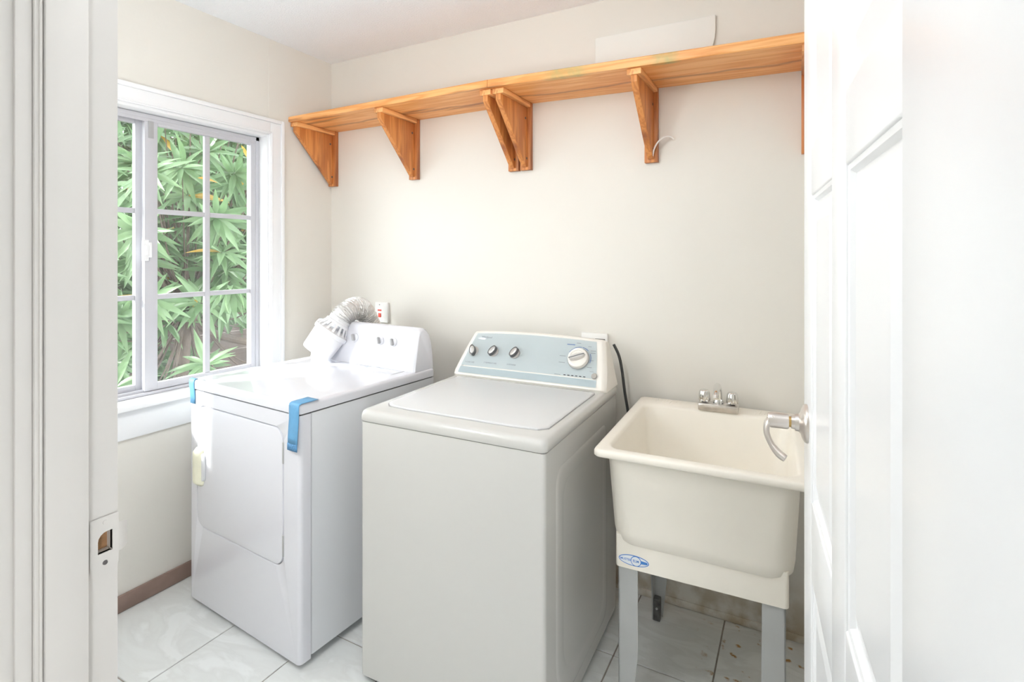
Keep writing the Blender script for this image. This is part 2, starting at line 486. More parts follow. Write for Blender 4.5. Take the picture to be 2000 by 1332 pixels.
def thing(name, label, cat, loc=(0,0,0), rotz=0.0, group=None):
    o = bpy.data.objects.new(name, None)
    C.objects.link(o)
    o.empty_display_size = 0.05
    o.location = loc; o.rotation_euler = (0, 0, R(rotz))
    o['label'] = label; o['category'] = cat
    if group: o['group'] = group
    return o

def tag(o, label, cat, group=None):
    o['label'] = label; o['category'] = cat
    if group: o['group'] = group
    return o

def struct(o, label=None):
    o['kind'] = 'structure'
    if label: o['label'] = label
    return o

def text(name, s, size, mat, parent, loc, rot, ext=0.0003, align='LEFT', bold=False):
    cu = bpy.data.curves.new(name, 'FONT'); cu.body = s; cu.size = size; cu.extrude = ext; cu.align_x = align
    cu.align_y = 'CENTER'; cu.resolution_u = 2
    if bold: cu.offset = size*0.012
    tmp = bpy.data.objects.new(name, cu)
    C.objects.link(tmp)
    dg = bpy.context.evaluated_depsgraph_get()
    me = bpy.data.meshes.new_from_object(tmp.evaluated_get(dg))
    bpy.data.objects.remove(tmp); bpy.data.curves.remove(cu)
    o = link(name, me, None, parent, smooth=False)
    me.materials.clear(); me.materials.append(MATS[mat])
    o.location = loc; o.rotation_euler = rot
    return o

# ================================================================== the room shell
XL, XR, YB, YF, H = -2.40, 0.32, 2.24, 0.346, 2.55
# floor: grout bed and single tiles
floor = struct(box('floor', XL-0.1, XR+0.1, 0.19, YB+0.1, -0.12, -0.004, 'grout'), 'white marbled tile floor with dark grout joints')
tile_meshes = {}
def tile(x0, x1, y0, y1):
    g = 0.0025
    w, d = round(x1-x0-2*g, 4), round(y1-y0-2*g, 4)
    key = (w, d)
    if key not in tile_meshes:
        bm = bmesh.new(); bm_box(bm, -w/2, w/2, -d/2, d/2, -0.012, 0.0, 0.0012, 1)
        bmesh.ops.recalc_face_normals(bm, faces=bm.faces)
        me = bpy.data.meshes.new('tile'); bm.to_mesh(me); bm.free(); me.materials.append(MATS['marble_tile'])
        tile_meshes[key] = me
    o = bpy.data.objects.new('tile', tile_meshes[key]); C.objects.link(o); o.parent = floor
    o.location = ((x0+x1)/2, (y0+y1)/2, 0)
xs = [XL, -1.925, -1.588, -1.252, -0.917, -0.582, -0.2515, 0.08, XR]
for i in range(len(xs)-1):
    if i < 2: ys = [0.19, 0.49, 0.96, 1.43, 1.90, YB]
    else: ys = [0.19, 0.27, 0.665, 1.06, 1.457, 1.853, YB]
    for a, b in zip(ys, ys[1:]):
        tile(xs[i], xs[i+1], a, b)

ceil = struct(box('ceiling', XL-0.1, XR+0.1, YF-0.146, YB+0.1, H, H+0.1, 'ceiling_paint'), 'white popcorn textured ceiling')
struct(box('wall_back', XL-0.1, XR+0.1, YB, YB+0.1, -0.1, H, 'wall_paint_grimy'), 'beige painted back wall')
struct(box('wall_right', XR, XR+0.1, YF-0.146, YB, -0.1, H, 'wall_paint'), 'beige painted wall behind the open door')
# window opening in the left wall
WY0, WY1, WZ0, WZ1 = 0.70, 1.818, 0.835, 2.055
struct(boxes('wall_left', [(XL-0.14, XL, 0.2, WY0, -0.1, H), (XL-0.14, XL, WY1, YB, -0.1, H),
                           (XL-0.14, XL, WY0, WY1, -0.1, WZ0-0.027), (XL-0.14, XL, WY0, WY1, WZ1, H)], 'wall_paint'),
       'beige painted wall around the window')
# front wall with the doorway
DX0, DX1, DZ = -0.735, 0.136, 2.07
struct(boxes('wall_front', [(XL, DX0-0.03, 0.2, YF, -0.1, H), (DX1+0.03, XR, 0.2, YF, -0.1, H), (DX0-0.03, DX1+0.03, 0.2, YF, DZ+0.03, H)],
             'wall_paint'), 'beige wall around the doorway')
# the hall the photograph is taken from
HX0, HX1, HY0 = -1.5, 1.3, -1.9
struct(box('wall_hall_left', HX0-0.1, HX0, HY0, 0.2, -0.1, H, 'wall_paint'), 'beige hall wall')
struct(box('wall_hall_right', HX1, HX1+0.1, HY0, 0.2, -0.1, H, 'wall_paint'), 'beige hall wall')
struct(box('wall_hall_back', HX0-0.1, HX1+0.1, HY0-0.1, HY0, -0.1, H, 'wall_paint'), 'beige hall wall')
struct(box('wall_hall_front', XR, HX1, 0.2, YF, -0.1, H, 'wall_paint'), 'beige hall wall')
struct(box('ceiling_hall', HX0-0.1, HX1+0.1, HY0-0.1, 0.2, H, H+0.1, 'ceiling_paint'), 'white hall ceiling')
struct(box('floor_hall', HX0-0.1, HX1+0.1, HY0-0.1, 0.19, -0.12, -0.002, 'marble_tile'), 'pale hall floor')
# panel seam on the left wall above the window
seam = struct(box('trim_1', XL, XL+0.0022, 1.820, 1.826, 2.14, H, 'wall_paint', bev=0.001, seg=1), 'thin painted wall panel seam above the window')
bb = struct(box('baseboard_left', XL, XL+0.012, YF, YB, 0.002, 0.068, 'baseboard_brown', bev=0.002), 'thin brown baseboard under the window wall')
struct(box('baseboard_back', XL+0.013, XR, YB-0.006, YB, 0.001, 0.03, 'wall_paint_grimy', bev=0.002), 'low grimy painted strip along the back wall')

# ---------------------------------------------------------------- window
win = bpy.data.objects.new('window_1', None); C.objects.link(win); win.empty_display_size = 0.05
win.location = (XL, 1.26, WZ0)
struct(win, 'white sliding window with two grid sashes')
def wbox(name, x0, x1, y0, y1, z0, z1, mat, parent=win, bev=0.002, seg=2):
    # children of the window are given in world coordinates and shifted to the window origin
    o = box(name, x0, x1, y0, y1, z0, z1, mat, parent, bev, seg)
    if parent is win:
        o.location = (-win.location.x, -win.location.y, -win.location.z)
    return o
CW = 0.08
cx0, cx1 = XL, XL+0.018
def casing(name, poly_boxes):
    o = boxes(name, poly_boxes, 'trim_white', win, 0.0025)
    o.location = (-win.location.x, -win.location.y, -win.location.z)
    return o
# casing boards, each with a raised back band and a small inner bead
casing('casing', [(cx0, cx1, WY1, WY1+CW-0.018, WZ0-0.02, WZ1+CW-0.018), (cx0, cx1+0.009, WY1+CW-0.018, WY1+CW, WZ0-0.02, WZ1+CW),
                  (cx0, cx1+0.004, WY1+0.006, WY1+0.014, WZ0-0.02, WZ1+0.014)])
casing('casing', [(cx0, cx1, WY0-CW+0.018, WY0, WZ0-0.02, WZ1+CW-0.018), (cx0, cx1+0.009, WY0-CW, WY0-CW+0.018, WZ0-0.02, WZ1+CW),
                  (cx0, cx1+0.004, WY0-0.014, WY0-0.006, WZ0-0.02, WZ1+0.014)])
casing('casing', [(cx0, cx1, WY0, WY1, WZ1, WZ1+CW-0.018), (cx0, cx1+0.009, WY0-CW+0.018, WY1+CW-0.018, WZ1+CW-0.018, WZ1+CW),
                  (cx0, cx1+0.004, WY0-0.006, WY1+0.006, WZ1+0.006, WZ1+0.014)])
# jamb liners (reveal), stool and apron
wbox('reveal', XL-0.135, XL+0.002, WY1-0.010, WY1+0.004, WZ0, WZ1, 'trim_white')
wbox('reveal', XL-0.135, XL+0.002, WY0-0.004, WY0+0.010, WZ0, WZ1, 'trim_white')
wbox('reveal', XL-0.135, XL+0.002, WY0+0.010, WY1-0.010, WZ1-0.012, WZ1+0.004, 'trim_white')
wbox('window_stool', XL-0.135, XL+0.05, WY0-0.09, WY1+0.09, WZ0-0.026, WZ0, 'trim_white', bev=0.006, seg=3)
wbox('apron', XL, XL+0.016, WY0-0.07, WY1+0.07, 0.69, WZ0-0.026, 'trim_white', bev=0.003)
# metal outer frame with tracks
FX = XL-0.13
fy0, fy1, fz0, fz1 = WY0+0.012, WY1-0.012, WZ0+0.001, WZ1-0.014
fo = boxes('window_frame', [(FX, FX+0.075, fy1-0.018, fy1, fz0, fz1), (FX, FX+0.075, fy0, fy0+0.018, fz0, fz1),
                            (FX, FX+0.075, fy0, fy1, fz1-0.018, fz1), (FX, FX+0.08, fy0, fy1, fz0, fz0+0.012),
                            (FX+0.028, FX+0.032, fy0, fy1, fz0, fz0+0.024), (FX+0.058, FX+0.062, fy0, fy1, fz0, fz0+0.024),
                            (FX+0.068, FX+0.072, fy0, fy1, fz1-0.032, fz1)], 'window_metal', win, 0.0012, 1)
fo.location = (-win.location.x, -win.location.y, -win.location.z)
def sash(name, x, y0, y1, z0, z1, wl, wr, latch=False):
    s = bpy.data.objects.new(name, None); C.objects.link(s); s.parent = win
    s.location = (x-win.location.x, y0-win.location.y, z0-win.location.z)
    w, h = y1-y0, z1-z0
    t = 0.024
    def sb(nm, a, b, c, d, mat='window_metal', dx0=0.0, dx1=t, bev=0.002):
        return box(nm, dx0, dx1, a, b, c, d, mat, s, bev, 2)
    sb('stile', 0, wl, 0, h); sb('stile', w-wr, w, 0, h)
    sb('rail', wl, w-wr, 0, 0.030); sb('rail', wl, w-wr, h-0.026, h)
    iw = w-wl-wr; ih = h-0.056
    mw = 0.026
    ym = wl+iw/2
    sb('muntin', ym-mw/2, ym+mw/2, 0.030, h-0.026, dx0=0.004, dx1=0.020, bev=0.003)
    zs = [0.030 + ih*k/3 for k in (1, 2)]
    for z in zs:
        sb('muntin', wl, ym-mw/2, z-0.011, z+0.011, dx0=0.005, dx1=0.019, bev=0.003)
        sb('muntin', ym+mw/2, w-wr, z-0.011, z+0.011, dx0=0.005, dx1=0.019, bev=0.003)
    zz = [0.030] + zs + [h-0.026]
    for (a, b) in ((wl, ym), (ym, w-wr)):
        for k in range(3):
            box('pane', 0.0105, 0.0135, a-0.001, b+0.001, zz[k], zz[k+1], 'window_glass', s)
    return s
sz0, sz1 = fz0+0.014, fz1-0.016
s1 = sash('sash', FX+0.047, 1.260, fy1-0.008, sz0, sz1, 0.053, 0.036)
s2 = sash('sash', FX+0.014, fy0+0.008, 1.270, sz0, sz1, 0.036, 0.030)
# sash catch on the meeting stiles and a grey guide block at the top
boxes('latch', [(0.024, 0.036, -0.012, 0.012, 0.560, 0.650), (0.036, 0.046, -0.006, 0.008, 0.585, 0.625), (0.024, 0.040, 0.010, 0.022, 0.575, 0.640)],
      'trim_white', s1, 0.002)
box('guide_block', 0.024, 0.027, 0.014, 0.036, sz1-sz0-0.085, sz1-sz0-0.012, 'knob_grey', s1, 0.001)

# ---------------------------------------------------------------- doorway trim, left jamb with strike plate
jm = bpy.data.objects.new('trim_2', None); C.objects.link(jm); jm.location = (DX0, YF, 0)
struct(jm, 'off-white painted door jamb with strike plate')
J = lambda lst, nm, mat, bev=0.0015: boxes(nm, [(a-DX0, b-DX0, c-YF, d-YF, e, f) for a, b, c, d, e, f in lst], mat, jm, bev, 2)
hy0, hy1, hz0, hz1 = 0.3245, 0.3400, 1.079, 1.104
bm = bmesh.new()
for b in ((DX0-0.03, DX0, 0.19, hy0, 0, DZ), (DX0-0.03, DX0, hy1, YF, 0, DZ), (DX0-0.03, DX0, hy0, hy1, 0, hz0), (DX0-0.03, DX0, hy0, hy1, hz1, DZ)):
    bm_box(bm, b[0]-DX0, b[1]-DX0, b[2]-YF, b[3]-YF, b[4], b[5])
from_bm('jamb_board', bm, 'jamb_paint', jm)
J([(DX0-0.029, DX0-0.012, hy0-0.004, hy1+0.004, hz0-0.004, hz1+0.004)], 'mortise', 'bare_wood', 0.0)
# moulded door stop (its profile steps down toward the hall)
J([(DX0, DX0+0.013, 0.270, 0.311, 0, DZ)], 'door_stop', 'jamb_paint', 0.002)
J([(DX0, DX0+0.009, 0.262, 0.270, 0, DZ), (DX0, DX0+0.0115, 0.2655, 0.2685, 0, DZ), (DX0, DX0+0.005, 0.247, 0.262, 0, DZ)], 'stop_moulding', 'jamb_paint', 0.0015)
# strike plate
bm = bmesh.new()
inn = rr(hy0-YF, hy1-YF, hz0, hz1, (0.001, 0.001, 0.001, 0.010), 4)
out = square_loop(0.3165-YF, YF-YF+0.0005, 1.0605, 1.1225, inn)
n = len(inn)
vo = [bm.verts.new((0.0015, y, z)) for y, z in out]; vi = [bm.verts.new((0.0015, y, z)) for y, z in inn]
vb = [bm.verts.new((-0.004, y, z)) for y, z in inn]
for i in range(n):
    j = (i+1) % n
    bm.faces.new((vo[i], vo[j], vi[j], vi[i]))
    bm.faces.new((vi[i], vi[j], vb[j], vb[i]))
bmesh.ops.remove_doubles(bm, verts=bm.verts, dist=1e-6)
# curved lip
prev = None
for k in range(6):
    a = k/5
    x, y = 0.0015 - 0.006*a*a, 0.0005 + 0.012*a
    cur = [bm.verts.new((x, y, z)) for z in (1.074 + 0.003*a*a, 1.109 - 0.003*a*a)]
    if prev: bm.faces.new((prev[0], cur[0], cur[1], prev[1]))
    prev = cur
from_bm('strike_plate', bm, 'jamb_paint', jm)
lathe('screw', [(0.0028, 0), (0.0026, 0.0008)], 'screw', jm, (0.0015, 0.332-YF, 1.067), (1, 0, 0), 10)
lathe('screw', [(0.0026, 0), (0.0024, 0.0006)], 'jamb_paint', jm, (0.0015, 0.332-YF, 1.1155), (1, 0, 0), 10)
# right jamb and head jamb
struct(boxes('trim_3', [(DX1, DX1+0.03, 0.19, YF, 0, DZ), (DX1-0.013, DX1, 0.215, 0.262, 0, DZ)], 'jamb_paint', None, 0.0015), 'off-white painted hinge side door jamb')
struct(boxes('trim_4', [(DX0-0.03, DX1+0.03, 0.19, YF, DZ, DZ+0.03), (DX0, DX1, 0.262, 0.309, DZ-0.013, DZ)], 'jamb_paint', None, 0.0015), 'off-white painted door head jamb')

# ---------------------------------------------------------------- open panelled door
Ax, Ay, Bx, By = 0.0745, 0.352, 0.0112, 1.149
dl = math.hypot(Bx-Ax, By-Ay)
door = bpy.data.objects.new('door_1', None); C.objects.link(door)
door.location = (Ax, Ay, 0.012)
# local x runs from hinge to free edge, local y = out of the visible face (toward the room centre), z up
door.rotation_euler = (0, 0, math.atan2(By-Ay, Bx-Ax))
struct(door, 'white six-panel door standing open with lever handle')
DH = 2.03; DT = 0.035; EXT = 0.078
st = 0.115; pw = (dl - 3*0.115 + 0.015)/2; mu_ = 0.10
cols = [(st, st+pw), (st+pw+mu_, dl-st)]
rows = [(0.20, 0.875), (1.005, 1.525), (1.61, 1.90)]
box('door_core', -EXT+0.004, dl-0.004, -DT+0.009, -0.012, 0.0, DH, 'door_white', door)
for a, b in ((-EXT, st), (cols[0][1], cols[1][0]), (dl-st, dl)):
    nm = 'stile'
    box(nm, a, b, -DT, 0.0, 0, DH, 'door_white', door, 0.003, 3)
for a, b in ((0, rows[0][0]), (rows[0][1], rows[1][0]), (rows[1][1], rows[2][0]), (rows[2][1], DH)):
    for c0, c1 in cols:
        box('rail', c0-0.002, c1+0.002, -DT+0.0005, -0.0005, a, b, 'door_white', door, 0.003, 3)
for c0, c1 in cols:
    for z0, z1 in rows:
        bm = bmesh.new()
        rings = []
        for (i, yy) in ((0.0, -0.0115), (0.0, -0.003), (0.006, -0.004), (0.010, -0.0095), (0.016, -0.0095), (0.045, -0.003), (0.050, -0.003)):
            rings.append([(c0+i, yy, z0+i), (c1-i, yy, z0+i), (c1-i, yy, z1-i), (c0+i, yy, z1-i)])
        loft(None, rings, None, bmout=bm)
        from_bm('panel', bm, 'door_white', door, True, 12)
# lever handle near the free edge
lx, lz = dl-0.058, 1.134-0.012
lev = lathe('rosette', [(0.034, 0.0), (0.034, 0.003), (0.032, 0.006), (0.026, 0.009), (0.019, 0.011), (0.0155, 0.014), (0.0145, 0.020)], 'nickel', door, (lx, 0.0, lz), (0, 1, 0), 32)
lathe('neck', [(0.0095, 0.019), (0.0095, 0.034)], 'brass', lev, (lx, 0.0, lz), (0, 1, 0), 20)
lathe('neck', [(0.0125, 0.019), (0.0115, 0.026)], 'nickel', lev, (lx, 0.0, lz), (0, 1, 0), 20)
bm = bmesh.new()
lathe_bm(bm, [(0.0125, 0.030), (0.0135, 0.032), (0.0140, 0.058), (0.0125, 0.064)], (lx, 0, lz), (0, 1, 0), 20)
arm = catmull([(lx, 0.056, lz+0.008), (lx-0.002, 0.065, lz-0.006), (lx-0.004, 0.066, lz-0.024), (lx-0.008, 0.058, lz-0.043), (lx-0.012, 0.046, lz-0.057), (lx-0.015, 0.036, lz-0.063)], 6)
tube_bm(bm, arm, lambda t: 0.0085 if t < 0.6 else 0.0085+0.0035*math.sin((t-0.6)/0.4*PI*0.8), 14, 1.35, 0.62, (1, 0, 0))
from_bm('lever', bm, 'nickel', lev)
for hz in (0.25, 1.02, 1.8):
    lathe('hinge', [(0.006, -0.05), (0.006, 0.05)], 'nickel', door, (-EXT-0.004, -DT-0.004, hz), (0, 0, 1), 10)

# ---------------------------------------------------------------- glowing globes added as fill light, all out of view
def fill_globe_wall(label, loc):
    fill_light = thing('fill_globe_wall', label, 'fill_light', loc, 0, 'added fill light globes by the doorway')
    lathe('fill_base', [(0.065, 0.0), (0.065, 0.015), (0.045, 0.03), (0.04, 0.05)], 'trim_white', fill_light, (0, 0, 0), (0, 1, 0), 28)
    lathe('fill_globe', [(0.105*math.sin(PI*k/16) + 0.001, 0.145-0.105*math.cos(PI*k/16)) for k in range(17)], 'fill_glow', fill_light, (0, 0, 0), (0, 1, 0), 32)
fill_globe_wall('added unseen fill light globe on the wall left of the doorway', (-1.42, YF, 1.56))
fill_globe_wall('added unseen fill light globe on the wall above the doorway', (-0.64, YF, 2.26))
hl = thing('fill_globe_hall', 'added unseen fill light globe on a stand in the hall', 'fill_light', (0.40, -0.55, 0.0))  # added behind the camera to brighten the sink and washer side
lathe('fill_globe', [(0.15*math.sin(PI*k/16) + 0.001, 0.95-0.15*math.cos(PI*k/16)) for k in range(17)], 'fill_glow_hall', hl, n=32)
lathe('fill_pole', [(0.011, 0.02), (0.011, 0.81), (0.05, 0.815), (0.05, 0.825)], 'trim_white', hl, n=14)
lathe('fill_base', [(0.13, 0.0), (0.13, 0.015), (0.02, 0.025)], 'trim_white', hl, n=24)

# ================================================================== dryer
dr = thing('dryer', 'glossy white front-loading clothes dryer beside the window', 'dryer', (-1.508, 1.265, 0), -4.0)
DW, DD, DHt = 0.722, 0.707, 0.922
SEAM = 0.884
# cabinet behind the front panel
body = prism('cabinet', rr(-DW+0.002, -0.002, 0.049, DD, 0.006, 3), 0.03, SEAM-0.004, 'z', 'dryer_body_white', dr)
box('seam_gasket', -DW+0.006, -0.006, 0.010, DD-0.01, SEAM-0.006, SEAM+0.002, 'seam_dark', dr)
box('seam_gasket', -DW+0.005, -0.005, 0.040, 0.055, 0.035, SEAM-0.004, 'seam_dark', dr)
# front panel with rounded vertical edges and the door opening
ddx0, ddx1, ddz0, ddz1 = -0.664, -0.087, 0.328, 0.826
inn = rr(ddx0, ddx1, ddz0, ddz1, 0.05, 8)
bm = bmesh.new()
no = len(inn)
out = square_loop(-DW+0.016, -0.016, 0.020, SEAM-0.004, inn)
def lp(pts, y): return [bm.verts.new((x, y, z)) for x, z in pts]
def inset(l, d): 
    cx, cz = (ddx0+ddx1)/2, (ddz0+ddz1)/2
    return [(x + (d if x < cx else -d), z + (d if z < cz else -d)) for x, z in l]
# outer rounded edges: rings from the back edge to the front face
R0 = []
for (ex, ey) in ((0.016, 0.046), (0.016, 0.016), (0.0147, 0.0098), (0.0113, 0.0047), (0.006, 0.0012), (0.0, 0.0)):
    ringp = [(x + (-ex if x < -0.36 else ex), z) for x, z in out]
    R0.append(lp(ringp, ey))
for l in (inn,):
    R0.append(lp(l, 0.0))
    R0.append(lp(inset(l, 0.002), 0.002))
    R0.append(lp(inset(l, 0.003), 0.012))
for a, b in zip(R0, R0[1:]):
    for i in range(no):
        j = (i+1) % no
        bm.faces.new((a[i], a[j], b[j], b[i]))
bmesh.ops.remove_doubles(bm, verts=bm.verts, dist=1e-6)
from_bm('front_panel', bm, 'dryer_white', dr, True, 40)
box('door_recess', ddx0-0.01, ddx1+0.01, 0.012, 0.03, ddz0-0.01, ddz1+0.01, 'seam_grey', dr)
# door slab
def rloop(d, r): return rr(ddx0+d, ddx1-d, ddz0+d, ddz1-d, r, 8)
dd = loft('dryer_door', [ringy(rloop(0.0055, 0.0465), 0.012), ringy(rloop(0.0055, 0.0465), 0.002), ringy(rloop(0.007, 0.045), -0.0012), ringy(rloop(0.011, 0.043), -0.002)], 'dryer_white', dr, ang=40)
# yellowed cup handle
hx, hz_ = -0.640, 0.580
loft('handle', [ringy(rr(hx-0.018, hx+0.032, hz_-0.082, hz_+0.078, 0.018, 5), -0.002), ringy(rr(hx-0.018, hx+0.030, hz_-0.080, hz_+0.076, 0.018, 5), -0.010),
                ringy(rr(hx-0.012, hx+0.012, hz_-0.068, hz_+0.064, 0.011, 5), -0.024), ringy(rr(hx-0.009, hx+0.008, hz_-0.060, hz_+0.056, 0.008, 5), -0.026)], 'handle_yellowed', dd)
loft('handle_cup', [ringy(rr(hx+0.008, hx+0.046, hz_-0.060, hz_+0.056, 0.019, 6), -0.003), ringy(rr(hx+0.009, hx+0.044, hz_-0.057, hz_+0.053, 0.017, 6), -0.0105),
                    ringy(rr(hx+0.011, hx+0.041, hz_-0.053, hz_+0.049, 0.015, 6), -0.011)], 'dryer_body_white', dd)
for z0 in (0.70, 0.372):
    box('hinge', ddx1-0.007, ddx1+0.001, -0.003, 0.006, z0, z0+0.075, 'knob_grey', dd, 0.001)
# top panel with rolled edges
def top_ring(d, r, z): return ringz(rr(-DW-0.001+d, 0.001-d, -0.003+d, DD-d, r, 6), z)
top = loft('top_panel', [top_ring(0.004, 0.010, SEAM), top_ring(0.0, 0.012, SEAM+0.002), top_ring(0.0, 0.012, DHt-0.012), top_ring(0.0012, 0.012, DHt-0.006),
                         top_ring(0.005, 0.012, DHt-0.0015), top_ring(0.012, 0.012, DHt)], 'dryer_white', dr, ang=50)
# lint screen lid let into the top
ll = loft('lint_lid', [ringz(rr(-0.47, -0.060, 0.492, 0.572, 0.006, 3), DHt-0.001), ringz(rr(-0.47, -0.060, 0.492, 0.572, 0.006, 3), DHt+0.0012), ringz(rr(-0.467, -0.063, 0.495, 0.569, 0.005, 3), DHt+0.0022)], 'dryer_white', dr, ang=25)
boxes('lint_lid_gap', [(-0.0605, -0.0585, 0.492, 0.572, DHt-0.0005, DHt+0.0006), (-0.47, -0.06, 0.5725, 0.5745, DHt-0.0005, DHt+0.0006)], 'seam_grey', ll)
prism('arrow_mark', [(-0.285, 0.548), (-0.262, 0.548), (-0.262, 0.560)], DHt+0.0022, DHt+0.0026, 'z', 'print_grey', ll)
# control console
prof = [(0.575, DHt), (0.579, 0.95), (0.607, 1.088), (0.611, 1.099), (0.618, 1.107), (0.629, 1.1115), (0.645, 1.110), (0.662, 1.102), (0.678, 1.085), (0.690, 1.055), (0.700, 1.00), (0.705, 0.945), (0.706, DHt)]
cr = []
cyc, czc = 0.645, 0.99
def console_ring(x, s, dz=0.0):
    return [(x, cyc + (y-cyc)*s, DHt + (z-DHt)*(1-(1-s)*0.8)) for y, z in prof]
cr = [console_ring(-DW+0.010, 0.80), console_ring(-DW+0.012, 0.93), console_ring(-DW+0.020, 1.0), console_ring(-0.024, 1.0), console_ring(-0.014, 0.985), console_ring(-0.006, 0.93), console_ring(-0.004, 0.90)]
loft('console', cr, 'dryer_white', dr, ang=32)
nrm = Vector((0, -(1.088-0.95), (0.607-0.579))).normalized()
for kx in (-0.231, -0.147, -0.40, -0.56):
    o = Vector((kx, 0.598, 1.040)) + nrm*0.0
    k = lathe('knob', [(0.021, 0.0), (0.020, 0.005), (0.016, 0.007)], 'dryer_white', dr, o, nrm, 24)
    b2 = bmesh.new(); bm_box(b2, -0.0055, 0.0055, -0.016, 0.016, 0.0, 0.017, 0.003)
    g = from_bm('knob_grip', b2, 'knob_grey', k)
    g.matrix_local = Matrix.Translation(o + nrm*0.006) @ nrm.to_track_quat('Z', 'Y').to_matrix().to_4x4() @ Matrix.Rotation(R(25), 4, 'Z')
for fx in (-DW+0.06, -0.06):
    for fy in (0.08, DD-0.06):
        lathe('foot', [(0.018, 0.0), (0.018, 0.010), (0.008, 0.012), (0.008, 0.034)], 'foot_dark', dr, (fx, fy, 0.0), (0, 0, 1), 14)

# painter's tape on the dryer corners (things of their own)
def ribbon(name, path, x0f, x1f, mat, parent=None, thick=0.0007):
    """strip of tape: path of (y, z) with x range functions of t"""
    bm = bmesh.new()
    n = len(path); rows_ = []
    for i, (y, z) in enumerate(path):
        t = i/(n-1)
        a, b = x0f(t), x1f(t)
        rows_.append([bm.verts.new((a+(b-a)*q/4, y - 0.0015*math.sin(q/4*PI)*t, z)) for q in range(5)])
    for r1, r2 in zip(rows_, rows_[1:]):
        for q in range(4): bm.faces.new((r1[q], r1[q+1], r2[q+1], r2[q]))
    o = from_bm(name, bm, mat, parent, True, 80)
    md = o.modifiers.new('thickness', 'SOLIDIFY'); md.thickness = thick; md.offset = 0.0
    return o
tp = thing('painters_tape', 'long blue painters tape strip hanging from the near top corner of the dryer', 'tape', (-1.508, 1.265, DHt), -4.0, 'tape strips on the dryer')
z_ = DHt
pth = [(0.075, 0.0016), (0.05, 0.0016), (0.02, 0.0017), (0.006, 0.0016), (-0.0022, -0.001), (-0.0055, -0.008), (-0.0062, -0.02), (-0.0064, -0.036), (-0.0075, -0.055), (-0.011, -0.085), (-0.014, -0.115), (-0.015, -0.135)]
ribbon('tape_strip', pth, lambda t: -0.056 + 0.012*t, lambda t: 0.001 + (0.004 if t < 0.6 else 0.010*(t-0.2)), 'tape_blue', tp)
pth2 = [(-0.0157, -0.134), (-0.0165, -0.145), (-0.0168, -0.158)]
ribbon('tape_fold', pth2, lambda t: -0.045+0.001*t, lambda t: 0.009+0.001*t, 'tape_blue_fold', tp, 0.0012)
tl = thing('painters_tape', 'short blue painters tape strip on the dryer corner next to the window sill', 'tape', (-1.508, 1.265, DHt), -4.0, 'tape strips on the dryer')
pth = [(0.012, 0.0014), (0.003, 0.0013), (-0.0028, -0.002), (-0.0048, -0.012), (-0.005, -0.03), (-0.0032, -0.042), (-0.0022, -0.06), (-0.002, -0.098)]
ribbon('tape_strip', pth, lambda t: -DW-0.0005+0.010*t, lambda t: -DW+0.042+0.006*t, 'tape_blue', tl)

# ================================================================== dryer vent box and foil duct
vb_ = thing('lint_bucket', 'white plastic dryer vent bucket lying tilted on top of the dryer', 'vent bucket', (-1.99, 1.80, DHt))
def lv(p): return Vector(p) - Vector((-1.99, 1.80, DHt))
b0 = lv((-2.034, 1.800, 0.966)); ax = (Vector((-1.968, 1.880, 1.108)) - Vector((-2.034, 1.800, 0.966))).normalized()
bucket = lathe('bucket', [(0.066, 0.0), (0.071, 0.003), (0.074, 0.010), (0.080, 0.105), (0.086, 0.108), (0.087, 0.116), (0.080, 0.118)], 'plastic_white', vb_, b0, ax, 40)
lathe('bucket_lid', [(0.088, 0.116), (0.088, 0.126), (0.080, 0.130), (0.060, 0.140), (0.056, 0.141)], 'plastic_white', vb_, b0, ax, 40)
# slotted louvre ring between lid and collar
u_ = ax.orthogonal().normalized(); w_ = ax.cross(u_)
bm = bmesh.new()
for k in range(16):
    a = 2*PI*k/16
    d_ = u_*math.cos(a) + w_*math.sin(a)
    tan = ax.cross(d_)
    p0 = b0 + ax*0.128 + d_*0.080; p1 = b0 + ax*0.168 + d_*0.058
    for sgn in (1,):
        vs = []
        for (pp, wd) in ((p0, 0.0065), (p1, 0.0045)):
            for q in (-1, 1):
                for th in (-0.0015, 0.0015):
                    vs.append(bm.verts.new(pp + tan*(q*wd) + d_*th))
        for f in ((0, 1, 3, 2), (4, 6, 7, 5), (0, 2, 6, 4), (1, 5, 7, 3), (0, 4, 5, 1), (2, 3, 7, 6)):
            bm.faces.new([vs[i] for i in f])
from_bm('louvre', bm, 'plastic_white', vb_)
lathe('collar', [(0.060, 0.164), (0.062, 0.168), (0.060, 0.176), (0.0545, 0.178), (0.0545, 0.20), (0.050, 0.20)], 'plastic_white', vb_, b0, ax, 36)
# foil duct: corrugated tube over the console and down behind the dryer
cst = Vector((-1.99, 1.80, DHt)) + b0 + ax*0.186
dpts = catmull([cst, cst + ax*0.035, (-1.940, 1.955, 1.170), (-1.948, 2.015, 1.158), (-1.955, 2.070, 1.09), (-1.945, 2.120, 0.98), (-1.915, 2.135, 0.75), (-1.895, 2.14, 0.45), (-1.895, 2.14, 0.16)], 26)
duct_o = thing('foil_duct', 'crinkled silver foil dryer duct arching over the dryer console', 'duct', (-1.895, 2.14, 0.10))
off = -Vector((-1.895, 2.14, 0.10))
bm = bmesh.new()
nd = len(dpts)
tube_bm(bm, [p + off for p in dpts], lambda t: 0.052 + (0.0042 if int(round(t*(nd-1))) % 4 < 2 else -0.0035), 30)
for v in bm.verts:
    v.co += noise.noise_vector(v.co*48)*0.0042
from_bm('duct_tube', bm, 'foil', duct_o, True, 20)

